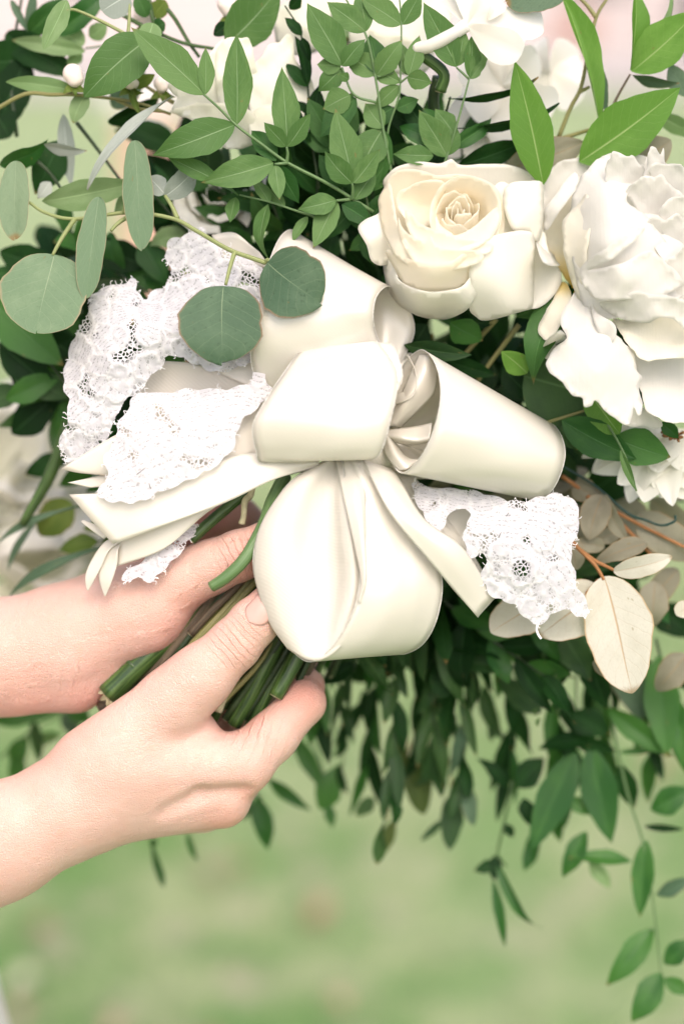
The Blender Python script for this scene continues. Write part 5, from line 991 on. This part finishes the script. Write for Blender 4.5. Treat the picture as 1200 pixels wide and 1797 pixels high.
sprig('dark_leaf_sprig', 'dark broad leaves in the shade at the top left edge', 'foliage', [[(30, 240, 150), (20, 120, 150), (40, -10, 140)]],
  [(10, 60, 130, 130, 56, 150, 130, 0, 1), (-20, 110, 60, 100, 70, 150, 150, 0, 1), (0, 220, 44, 100, 70, 150, 150, 0, 0), (-10, 200, 20, 240, 60, 150, 140, 0, 0), (50, 60, 110, 0, 40, 130, 110, 0, 1, 'nand2'), (20, 0, 48, 54, 14, 120, 120, 0, 1, 'eucd'), (60, -10, 48, 55, 18, 120, 130, 0, 0, 'eucd'), (100, 60, 185, -10, 40, 110, 110, 0, 1, 'rus'), (200, 190, 250, 110, 50, 140, 140, 0, 1, 'eucd'), (190, 215, 280, 175, 34, 100, 100, 30, 1, 'dark')], 'oval', 'dark', 'stemd', 4)

# ------------------------------------------------------------------ leaves round the right bow loop and under the peony
sprig('ruscus_sprig', 'dark grey leaf with a pink tip showing above the right bow loop', 'foliage', [], [(708, 604, 826, 626, 38, 10, 0, 20, 1)], 'ruscus', 'eucb')
sprig('scorched_leaf', 'green leaf with a brown curled edge hanging left of the peony', 'foliage', [], [(975, 525, 930, 664, 60, 0, -34, 20, 2), (985, 520, 905, 555, 44, 10, 20, 10, 1)], 'ruscus', 'nand2')
sprig('bay_sprig', 'small vivid green leaf tip beside the scorched leaf', 'foliage', [], [(925, 655, 879, 616, 42, 6, -10, -10, 0)], 'ruscus', 'bright')
sprig('eucalyptus_sprig', 'round eucalyptus leaf under the drooping peony petal, coloured dark for shade', 'foliage', [[(990, 800, 30), (930, 760, 30), (915, 748, 30)], [(910, 756, 20), (970, 738, 14), (1040, 716, 10)]], [(918, 662, 1050, 690, 150, 30, 20, 5, 0)], 'round', 'eucb', 'stemo', 3.4)  # same species as the round leaves; darker material paints in the gap's shade
sprig('laurel_sprig', 'glossy green laurel leaves hanging between peony and dahlia', 'foliage', [[(1035, 700, 10), (1075, 760, -20), (1100, 810, -34), (1116, 862, -40)]],
  [(985, 738, 1116, 806, 66, 10, -10, 10, 0, 'rus'), (1078, 768, 1176, 803, 66, 0, -10, 5, 0, 'rus'), (1030, 690, 1088, 760, 58, -6, -20, 10, 0, 'bright', 'oval'), (1088, 790, 1116, 862, 16, -30, -40, 20, 0, 'nand'), (985, 745, 1012, 790, 40, 30, 30, 0, 1, 'eucb'), (1160, 740, 1190, 770, 24, -20, -10, 0, 1, 'rus')], 'ruscus', 'rus', 'stemg', 2.6)
sprig('dark_leaf_sprig', 'dark leaves deep in the gap under the rose', 'foliage', [[(870, 560, 60), (800, 640, 90), (740, 720, 110)], [(910, 570, 60), (850, 650, 80), (820, 700, 100)]],
  [(790, 565, 846, 600, 52, 20, 30, 20, 1, 'rus'), (780, 630, 870, 660, 34, 60, 50, 20, 1), (750, 570, 720, 610, 40, 90, 90, 0, 1), (880, 560, 800, 580, 30, 70, 70, 40, 1), (930, 700, 880, 640, 50, 80, 80, 0, 1), (900, 720, 960, 760, 50, 70, 60, 0, 1), (860, 640, 830, 700, 40, 110, 110, 0, 0)], 'ruscus', 'dark', 'stemo', 5)
# cream undersides at the right
sprig('elaeagnus_branch', 'branch of cream leaf undersides on rusty twigs right of the lace', 'foliage',
  [[(995, 942, 30), (1018, 966, 20), (1042, 990, 8), (1056, 1012, 0), (1058, 1018, -1)], [(1020, 968, 20), (1045, 985, 14), (1080, 1002, 6)], [(1050, 1018, 20), (1020, 1050, 30)], [(985, 835, 110), (1050, 880, 100), (1120, 920, 90), (1210, 965, 80)], [(1060, 890, 100), (1130, 960, 100), (1150, 985, 96)], [(1030, 870, 90), (1050, 900, 80), (1020, 910, 70)]],
  [(1057, 1012, 1112, 1216, 118, 0, -20, 0, 0), (1052, 1030, 948, 1118, 100, 24, 30, 10, 0), (948, 1050, 862, 1112, 78, 40, 30, 10, 0), (1076, 1003, 1179, 978, 40, 4, -20, 15, 1), (1135, 955, 1042, 985, 37, 60, 50, 20, 2, 'taupe'), (1056, 868, 1032, 946, 54, 80, 60, 10, 1, 'taupe'), (1056, 864, 1098, 950, 32, 80, 70, 30, 1, 'taupe'), (1005, 850, 1045, 870, 44, 110, 90, 0, 1, 'taupe'), (1120, 900, 1210, 985, 66, 110, 100, 0, 2, 'taupe'), (1060, 960, 1010, 950, 29, 90, 80, 0, 2, 'taupe'), (1090, 930, 1040, 950, 29, 120, 100, 0, 2, 'taupe'),
   (1150, 1020, 1140, 1100, 51, 130, 120, 0, 2, 'taupe'), (1205, 1150, 1150, 1210, 51, 140, 140, 0, 2, 'taupe'), (1210, 1060, 1186, 1080, 34, 30, 30, 0, 0), (1190, 1000, 1130, 1060, 44, 140, 140, 0, 2, 'taupe'), (1010, 1000, 1000, 930, 37, 60, 60, 0, 2, 'taupe'), (1040, 1160, 1090, 1190, 29, 60, 60, 0, 2, 'taupe')], 'oval', 'cream', 'twig', 4.2)
w_ = thing('florist_wire', 'loop of dark green florist wire at the right edge below the dahlia', 'wire', (1130, 920, 60))
tube('strand', w_, [(980, 815, 90), (1040, 850, 80), (1100, 900, 66), (1130, 912, 56), (1160, 922, 50), (1182, 915, 46), (1184, 905, 50)], 2.4, M['wire'], 6, 6)

# ------------------------------------------------------------------ trailing greenery
ZO = 190
def auto(name, label, base, tip, n, kind, mat, ln, w, smat='stemd', sr=2.6, bow_=(0, 0, 0), group=None, droop=.5, seed=None, spread=1.0, cat='foliage'):
    """a stalk from base to tip with alternate leaves that hang"""
    rs = np.random.default_rng(seed if seed is not None else random.randrange(9999)); b = np.array(base, float); e = np.array(tip, float)
    P = [b, b*.66+e*.34+np.array(bow_), b*.33+e*.67+np.array(bow_), e]; C = cr(P, 10); t = thing(name, label, cat, base, group)
    tube('stem', t, P, [sr, sr*.9, sr*.75, sr*.5], M[smat], 6, 5)
    for k in range(n):
        f = (k+.7)/n; i = min(len(C)-2, int(f*(len(C)-1))); p = C[i]; a = C[i+1]-C[i]; a /= np.linalg.norm(a)+1e-9
        sd = 1 if k % 2 else -1; an = rs.uniform(.35, .95)*sd*spread; q = np.array([a[0]*math.cos(an)-a[1]*math.sin(an), a[0]*math.sin(an)+a[1]*math.cos(an), rs.uniform(-.6, .5)])
        q = q+np.array([0, droop, 0]); q /= np.linalg.norm(q); L = ln*rs.uniform(.75, 1.2)*(1 if f < .85 else .8); tp = p+q*L
        mt = mat if isinstance(mat, str) else mat[int(rs.integers(0, len(mat)))]
        leaf(t, kind, M[mt], p[0], p[1], tp[0], tp[1], w*rs.uniform(.75, 1.2), p[2], tp[2], rs.uniform(-50, 50), int(rs.integers(0, 5)))
    return t
sprig('smilax_vine', 'longest smilax vine trailing to the bottom right corner', 'foliage', [[(1060, 1200, 90), (1078, 1290, 90), (1100, 1390, 84), (1128, 1480, 80), (1142, 1560, 76), (1152, 1640, 74), (1160, 1720, 72)], [(1145, 1628, 74), (1140, 1632, 70)]],
  [(1133, 1474, 1122, 1610, 40, 80, 70, 10, 0), (1147, 1630, 1062, 1730, 44, 74, 60, 0, 1), (1162, 1708, 1106, 1794, 46, 72, 60, 0, 1), (1164, 1690, 1215, 1650, 36, 72, 60, 0, 1), (1164, 1718, 1216, 1744, 28, 72, 60, 10, 0), (1108, 1513, 998, 1502, 30, 90, 90, 30, 1), (1150, 1570, 1215, 1540, 28, 76, 60, 20, 1, 'eucd'), (1140, 1420, 1215, 1385, 46, 80, 70, 10, 1), (1130, 1450, 1200, 1455, 14, 80, 70, 20, 0, 'dark'), (1090, 1340, 1110, 1420, 40, 90, 90, 20, 1, 'dark'), (1085, 1320, 1160, 1315, 12, 90, 80, 0, 0), (1065, 1240, 1180, 1330, 40, 80, 60, 10, 1)], 'ruscus', 'rus', 'stemg', 3)
sprig('smilax_vine', 'thick leaved smilax hanging at the right edge below the cream leaf', 'foliage', [[(1150, 1120, 70), (1170, 1200, 66), (1190, 1290, 60)]],
  [(1155, 1150, 1170, 1330, 62, 60, 40, 0, 0), (1175, 1210, 1210, 1370, 50, 60, 50, 0, 1), (1160, 1190, 1150, 1300, 40, 74, 74, 30, 1), (1180, 1170, 1225, 1210, 44, 60, 60, 0, 1, 'dark'), (1080, 1130, 1130, 1270, 60, 90, 90, 10, 0, 'eucd'), (1150, 1060, 1215, 1120, 60, 100, 90, 0, 1, 'dark')], 'ruscus', 'rus', 'stemd', 3)
sprig('smilax_vine', 'smilax with broad glossy leaves hanging below the cream leaf', 'foliage', [[(1020, 1120, 100), (1010, 1220, 100), (1030, 1320, 96), (1020, 1420, 96)]],
  [(1010, 1320, 930, 1495, 62, 90, 80, 0, 0), (1035, 1310, 1072, 1480, 64, 90, 80, 0, 0), (1000, 1300, 1010, 1390, 36, 100, 100, 0, 1, 'dark'), (950, 1250, 870, 1190, 50, 90, 90, 20, 0, 'eucb'), (1035, 1300, 945, 1310, 40, 90, 80, 40, 1, 'dark'), (1000, 1290, 1080, 1320, 34, 90, 90, 30, 1, 'dark'), (1030, 1460, 985, 1540, 36, 100, 100, 10, 1), (1000, 1400, 1040, 1430, 30, 100, 100, 0, 1), (1000, 1250, 1070, 1290, 50, 96, 90, 0, 1, 'dark'), (905, 1380, 955, 1330, 44, 110, 110, 0, 1, 'dark'), (920, 1400, 930, 1450, 30, 110, 110, 0, 1, 'dark'), (1035, 1510, 1070, 1560, 26, 110, 110, 0, 1, 'pale')], 'ruscus', 'rus', 'stemg', 2.6)
sprig('thin_vine', 'thin vine with narrow curled leaves dangling over the lawn', 'foliage', [[(900, 1370, 130), (885, 1440, 130), (872, 1500, 130), (868, 1545, 130)], [(868, 1515, 130), (850, 1522, 128), (834, 1528, 125)], [(872, 1500, 130), (888, 1520, 128)]],
  [(866, 1545, 886, 1664, 18, 130, 120, 0, 1), (872, 1512, 942, 1638, 20, 130, 110, 30, 2), (868, 1515, 832, 1528, 22, 130, 120, 0, 1, 'dark'), (870, 1500, 866, 1545, 24, 130, 120, 0, 0, 'dark'), (885, 1445, 900, 1470, 18, 130, 130, 0, 1, 'dark'), (890, 1380, 840, 1330, 26, 130, 120, 20, 2, 'dark')], 'willow', 'rus', 'stem', 3.2)
ZO = 240
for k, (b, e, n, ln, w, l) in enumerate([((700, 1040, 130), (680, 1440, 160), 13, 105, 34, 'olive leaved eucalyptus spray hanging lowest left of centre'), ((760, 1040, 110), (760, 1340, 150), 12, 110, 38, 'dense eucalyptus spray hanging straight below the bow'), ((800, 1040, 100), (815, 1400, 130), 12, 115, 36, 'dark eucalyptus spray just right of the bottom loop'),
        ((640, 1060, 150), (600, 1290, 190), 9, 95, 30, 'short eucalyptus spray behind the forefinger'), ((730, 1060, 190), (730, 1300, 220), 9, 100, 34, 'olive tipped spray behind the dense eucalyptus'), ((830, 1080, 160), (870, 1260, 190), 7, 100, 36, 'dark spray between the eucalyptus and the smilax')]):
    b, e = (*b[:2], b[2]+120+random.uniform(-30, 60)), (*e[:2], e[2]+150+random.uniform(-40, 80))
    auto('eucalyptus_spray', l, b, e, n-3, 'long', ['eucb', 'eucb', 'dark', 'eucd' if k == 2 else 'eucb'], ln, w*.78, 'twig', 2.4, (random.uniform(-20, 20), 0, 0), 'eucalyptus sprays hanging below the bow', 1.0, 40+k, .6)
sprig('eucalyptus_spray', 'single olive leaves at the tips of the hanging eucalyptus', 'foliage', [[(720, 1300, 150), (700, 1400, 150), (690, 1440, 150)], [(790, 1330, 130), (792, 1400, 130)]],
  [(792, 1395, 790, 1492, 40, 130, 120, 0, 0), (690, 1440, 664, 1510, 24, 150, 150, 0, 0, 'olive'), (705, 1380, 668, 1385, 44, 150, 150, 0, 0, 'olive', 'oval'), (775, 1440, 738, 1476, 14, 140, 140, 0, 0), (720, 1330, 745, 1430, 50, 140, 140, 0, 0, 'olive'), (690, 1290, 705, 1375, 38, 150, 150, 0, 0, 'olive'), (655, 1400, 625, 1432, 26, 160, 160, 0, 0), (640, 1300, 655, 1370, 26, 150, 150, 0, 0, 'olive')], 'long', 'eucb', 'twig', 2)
ZO = 130
sprig('green_bud_spray', 'spray of tiny light green buds among the dark leaves below the lace', 'foliage', [[(985, 1170, 70), (965, 1200, 60), (958, 1240, 60)]], [], 'oval', 'rus', 'stemg', 2)
t = bpy.data.objects['green_bud_spray']; Vs, Fs, off = [], [], 0
for k in range(40):
    x, y, d = 962+random.gauss(0, 14), 1210+random.gauss(0, 26), 190+random.uniform(-14, 14); V, F, _ = tube_geo(W(np.array([(x, y, d), (x+random.uniform(-5, 5), y-8, d), (x+random.uniform(-6, 6), y-14, d-2)])), np.array([1.5, 4, 1.2])*S, 6, 3); Vs.append(V); Fs += [[i+off for i in f] for f in F]; off += len(V)
tag(part('buds', t, np.vstack(Vs), Fs, M['bud']), kind='stuff')
ZO = 260
sprig('ruscus_sprig', 'blurred ruscus leaves showing between forefinger and hanging eucalyptus', 'foliage', [[(520, 1230, 190), (560, 1330, 190), (575, 1400, 190), (580, 1440, 190)], [(660, 1190, 170), (610, 1290, 170), (600, 1350, 170)]],
  [(470, 1364, 545, 1424, 24, 190, 180, 20, 1), (515, 1290, 572, 1390, 30, 190, 190, 0, 0), (548, 1256, 584, 1330, 22, 190, 190, 0, 1), (560, 1420, 600, 1340, 46, 180, 180, 0, 1), (575, 1410, 584, 1452, 20, 180, 180, 0, 0), (595, 1340, 612, 1400, 16, 170, 170, 30, 2, 'dark'), (640, 1230, 585, 1310, 26, 170, 170, 0, 1, 'dark'), (640, 1210, 648, 1280, 26, 170, 170, 10, 1, 'dark'), (610, 1160, 640, 1200, 40, 150, 150, 10, 1, 'dark'), (560, 1190, 600, 1196, 16, 160, 160, 0, 1, 'dark')], 'ruscus', 'rus', 'stem', 2.4)
sprig('ruscus_sprig', 'curved green leaf tips hanging just below the lower hand', 'foliage', [[(420, 1380, 190), (450, 1395, 190), (462, 1400, 190)]],
  [(452, 1396, 470, 1492, 36, 190, 190, 0, 1), (440, 1400, 425, 1440, 20, 190, 190, 0, 1, 'eucb'), (266, 1470, 290, 1556, 14, 200, 200, 20, 3), (262, 1478, 278, 1480, 14, 200, 190, 0, 1), (330, 1460, 348, 1515, 12, 200, 200, 20, 2)], 'willow', 'rus', 'stem', 3.2)
sprig('ruscus_sprig', 'blurred leaves between the two forearms at the left edge', 'foliage', [[(0, 1330, 240), (60, 1280, 240), (140, 1240, 240)]],
  [(-20, 1262, 110, 1250, 34, 230, 230, 0, 1), (40, 1330, 20, 1370, 30, 240, 240, 0, 0), (20, 1340, 50, 1290, 34, 240, 240, 0, 1), (60, 1262, 70, 1340, 22, 240, 240, 0, 1, 'eucb'), (110, 1250, 140, 1300, 26, 240, 240, 0, 1, 'eucd'), (60, 1300, 110, 1290, 22, 240, 240, 0, 1, 'nand'), (120, 1240, 160, 1270, 30, 220, 220, 0, 1)], 'ruscus', 'rus', 'stem', 2)
ZO = 0
# grass-like blades across the white roses
sprig('lily_grass', 'grey green grass blades crossing the blurred white roses', 'foliage', [], [(150, 888, -10, 950, 16, 150, 180, 40, 1), (190, 960, 10, 1042, 22, 150, 170, 40, 1), (80, 900, 10, 1000, 16, 220, 220, 40, 1)], 'blade', 'eucd')
stem_thing('thick dark stem leaning behind the left lace', [(120, 740, 140), (90, 830, 150), (40, 920, 160)][::-1], [8, 12, 10], M['stem'], cut=False)
sprig('bay_sprig', 'yellowish leaf caught between the blurred white roses', 'foliage', [], [(125, 880, 70, 940, 60, 240, 240, 0, 1)], 'oval', 'sepal')

sprig('broad_leaf_sprig', 'large plain green leaf lying below the notched eucalyptus leaf at the left edge', 'foliage', [[(-20, 500, 130), (60, 600, 130), (120, 680, 130)]],
  [(-20, 520, 112, 642, 84, 120, 110, 10, 0), (0, 600, 100, 690, 60, 150, 150, 10, 1, 'dark'), (120, 700, 10, 640, 50, 160, 150, 0, 1, 'eucb'), (10, 700, 110, 660, 44, 140, 150, 0, 1), (150, 640, 40, 560, 60, 170, 170, 0, 0, 'dark'), (0, 440, 110, 480, 54, 170, 170, 0, 1, 'dark'), (260, 470, 140, 420, 56, 160, 160, 0, 1, 'dark'), (250, 420, 290, 500, 50, 150, 140, 0, 1), (20, 760, 110, 690, 60, 200, 200, 0, 1, 'dark'), (160, 560, 60, 600, 60, 190, 190, 0, 1, 'dark')], 'ruscus', 'rus', 'stemd', 3)
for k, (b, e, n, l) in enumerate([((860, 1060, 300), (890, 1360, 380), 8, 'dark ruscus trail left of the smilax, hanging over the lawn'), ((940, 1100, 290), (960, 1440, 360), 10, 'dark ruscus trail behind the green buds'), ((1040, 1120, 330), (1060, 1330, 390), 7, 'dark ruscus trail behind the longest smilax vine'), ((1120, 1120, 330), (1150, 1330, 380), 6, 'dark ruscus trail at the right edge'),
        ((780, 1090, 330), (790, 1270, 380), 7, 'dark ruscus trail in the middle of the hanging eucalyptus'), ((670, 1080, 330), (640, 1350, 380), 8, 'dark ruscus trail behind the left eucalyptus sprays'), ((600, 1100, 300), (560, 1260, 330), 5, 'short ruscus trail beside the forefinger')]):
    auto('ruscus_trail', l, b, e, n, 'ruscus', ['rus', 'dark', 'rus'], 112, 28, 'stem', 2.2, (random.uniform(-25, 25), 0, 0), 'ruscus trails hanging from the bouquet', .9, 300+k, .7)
# ------------------------------------------------------------------ greenery filling the bouquet, its shade partly painted in by near-black leaves
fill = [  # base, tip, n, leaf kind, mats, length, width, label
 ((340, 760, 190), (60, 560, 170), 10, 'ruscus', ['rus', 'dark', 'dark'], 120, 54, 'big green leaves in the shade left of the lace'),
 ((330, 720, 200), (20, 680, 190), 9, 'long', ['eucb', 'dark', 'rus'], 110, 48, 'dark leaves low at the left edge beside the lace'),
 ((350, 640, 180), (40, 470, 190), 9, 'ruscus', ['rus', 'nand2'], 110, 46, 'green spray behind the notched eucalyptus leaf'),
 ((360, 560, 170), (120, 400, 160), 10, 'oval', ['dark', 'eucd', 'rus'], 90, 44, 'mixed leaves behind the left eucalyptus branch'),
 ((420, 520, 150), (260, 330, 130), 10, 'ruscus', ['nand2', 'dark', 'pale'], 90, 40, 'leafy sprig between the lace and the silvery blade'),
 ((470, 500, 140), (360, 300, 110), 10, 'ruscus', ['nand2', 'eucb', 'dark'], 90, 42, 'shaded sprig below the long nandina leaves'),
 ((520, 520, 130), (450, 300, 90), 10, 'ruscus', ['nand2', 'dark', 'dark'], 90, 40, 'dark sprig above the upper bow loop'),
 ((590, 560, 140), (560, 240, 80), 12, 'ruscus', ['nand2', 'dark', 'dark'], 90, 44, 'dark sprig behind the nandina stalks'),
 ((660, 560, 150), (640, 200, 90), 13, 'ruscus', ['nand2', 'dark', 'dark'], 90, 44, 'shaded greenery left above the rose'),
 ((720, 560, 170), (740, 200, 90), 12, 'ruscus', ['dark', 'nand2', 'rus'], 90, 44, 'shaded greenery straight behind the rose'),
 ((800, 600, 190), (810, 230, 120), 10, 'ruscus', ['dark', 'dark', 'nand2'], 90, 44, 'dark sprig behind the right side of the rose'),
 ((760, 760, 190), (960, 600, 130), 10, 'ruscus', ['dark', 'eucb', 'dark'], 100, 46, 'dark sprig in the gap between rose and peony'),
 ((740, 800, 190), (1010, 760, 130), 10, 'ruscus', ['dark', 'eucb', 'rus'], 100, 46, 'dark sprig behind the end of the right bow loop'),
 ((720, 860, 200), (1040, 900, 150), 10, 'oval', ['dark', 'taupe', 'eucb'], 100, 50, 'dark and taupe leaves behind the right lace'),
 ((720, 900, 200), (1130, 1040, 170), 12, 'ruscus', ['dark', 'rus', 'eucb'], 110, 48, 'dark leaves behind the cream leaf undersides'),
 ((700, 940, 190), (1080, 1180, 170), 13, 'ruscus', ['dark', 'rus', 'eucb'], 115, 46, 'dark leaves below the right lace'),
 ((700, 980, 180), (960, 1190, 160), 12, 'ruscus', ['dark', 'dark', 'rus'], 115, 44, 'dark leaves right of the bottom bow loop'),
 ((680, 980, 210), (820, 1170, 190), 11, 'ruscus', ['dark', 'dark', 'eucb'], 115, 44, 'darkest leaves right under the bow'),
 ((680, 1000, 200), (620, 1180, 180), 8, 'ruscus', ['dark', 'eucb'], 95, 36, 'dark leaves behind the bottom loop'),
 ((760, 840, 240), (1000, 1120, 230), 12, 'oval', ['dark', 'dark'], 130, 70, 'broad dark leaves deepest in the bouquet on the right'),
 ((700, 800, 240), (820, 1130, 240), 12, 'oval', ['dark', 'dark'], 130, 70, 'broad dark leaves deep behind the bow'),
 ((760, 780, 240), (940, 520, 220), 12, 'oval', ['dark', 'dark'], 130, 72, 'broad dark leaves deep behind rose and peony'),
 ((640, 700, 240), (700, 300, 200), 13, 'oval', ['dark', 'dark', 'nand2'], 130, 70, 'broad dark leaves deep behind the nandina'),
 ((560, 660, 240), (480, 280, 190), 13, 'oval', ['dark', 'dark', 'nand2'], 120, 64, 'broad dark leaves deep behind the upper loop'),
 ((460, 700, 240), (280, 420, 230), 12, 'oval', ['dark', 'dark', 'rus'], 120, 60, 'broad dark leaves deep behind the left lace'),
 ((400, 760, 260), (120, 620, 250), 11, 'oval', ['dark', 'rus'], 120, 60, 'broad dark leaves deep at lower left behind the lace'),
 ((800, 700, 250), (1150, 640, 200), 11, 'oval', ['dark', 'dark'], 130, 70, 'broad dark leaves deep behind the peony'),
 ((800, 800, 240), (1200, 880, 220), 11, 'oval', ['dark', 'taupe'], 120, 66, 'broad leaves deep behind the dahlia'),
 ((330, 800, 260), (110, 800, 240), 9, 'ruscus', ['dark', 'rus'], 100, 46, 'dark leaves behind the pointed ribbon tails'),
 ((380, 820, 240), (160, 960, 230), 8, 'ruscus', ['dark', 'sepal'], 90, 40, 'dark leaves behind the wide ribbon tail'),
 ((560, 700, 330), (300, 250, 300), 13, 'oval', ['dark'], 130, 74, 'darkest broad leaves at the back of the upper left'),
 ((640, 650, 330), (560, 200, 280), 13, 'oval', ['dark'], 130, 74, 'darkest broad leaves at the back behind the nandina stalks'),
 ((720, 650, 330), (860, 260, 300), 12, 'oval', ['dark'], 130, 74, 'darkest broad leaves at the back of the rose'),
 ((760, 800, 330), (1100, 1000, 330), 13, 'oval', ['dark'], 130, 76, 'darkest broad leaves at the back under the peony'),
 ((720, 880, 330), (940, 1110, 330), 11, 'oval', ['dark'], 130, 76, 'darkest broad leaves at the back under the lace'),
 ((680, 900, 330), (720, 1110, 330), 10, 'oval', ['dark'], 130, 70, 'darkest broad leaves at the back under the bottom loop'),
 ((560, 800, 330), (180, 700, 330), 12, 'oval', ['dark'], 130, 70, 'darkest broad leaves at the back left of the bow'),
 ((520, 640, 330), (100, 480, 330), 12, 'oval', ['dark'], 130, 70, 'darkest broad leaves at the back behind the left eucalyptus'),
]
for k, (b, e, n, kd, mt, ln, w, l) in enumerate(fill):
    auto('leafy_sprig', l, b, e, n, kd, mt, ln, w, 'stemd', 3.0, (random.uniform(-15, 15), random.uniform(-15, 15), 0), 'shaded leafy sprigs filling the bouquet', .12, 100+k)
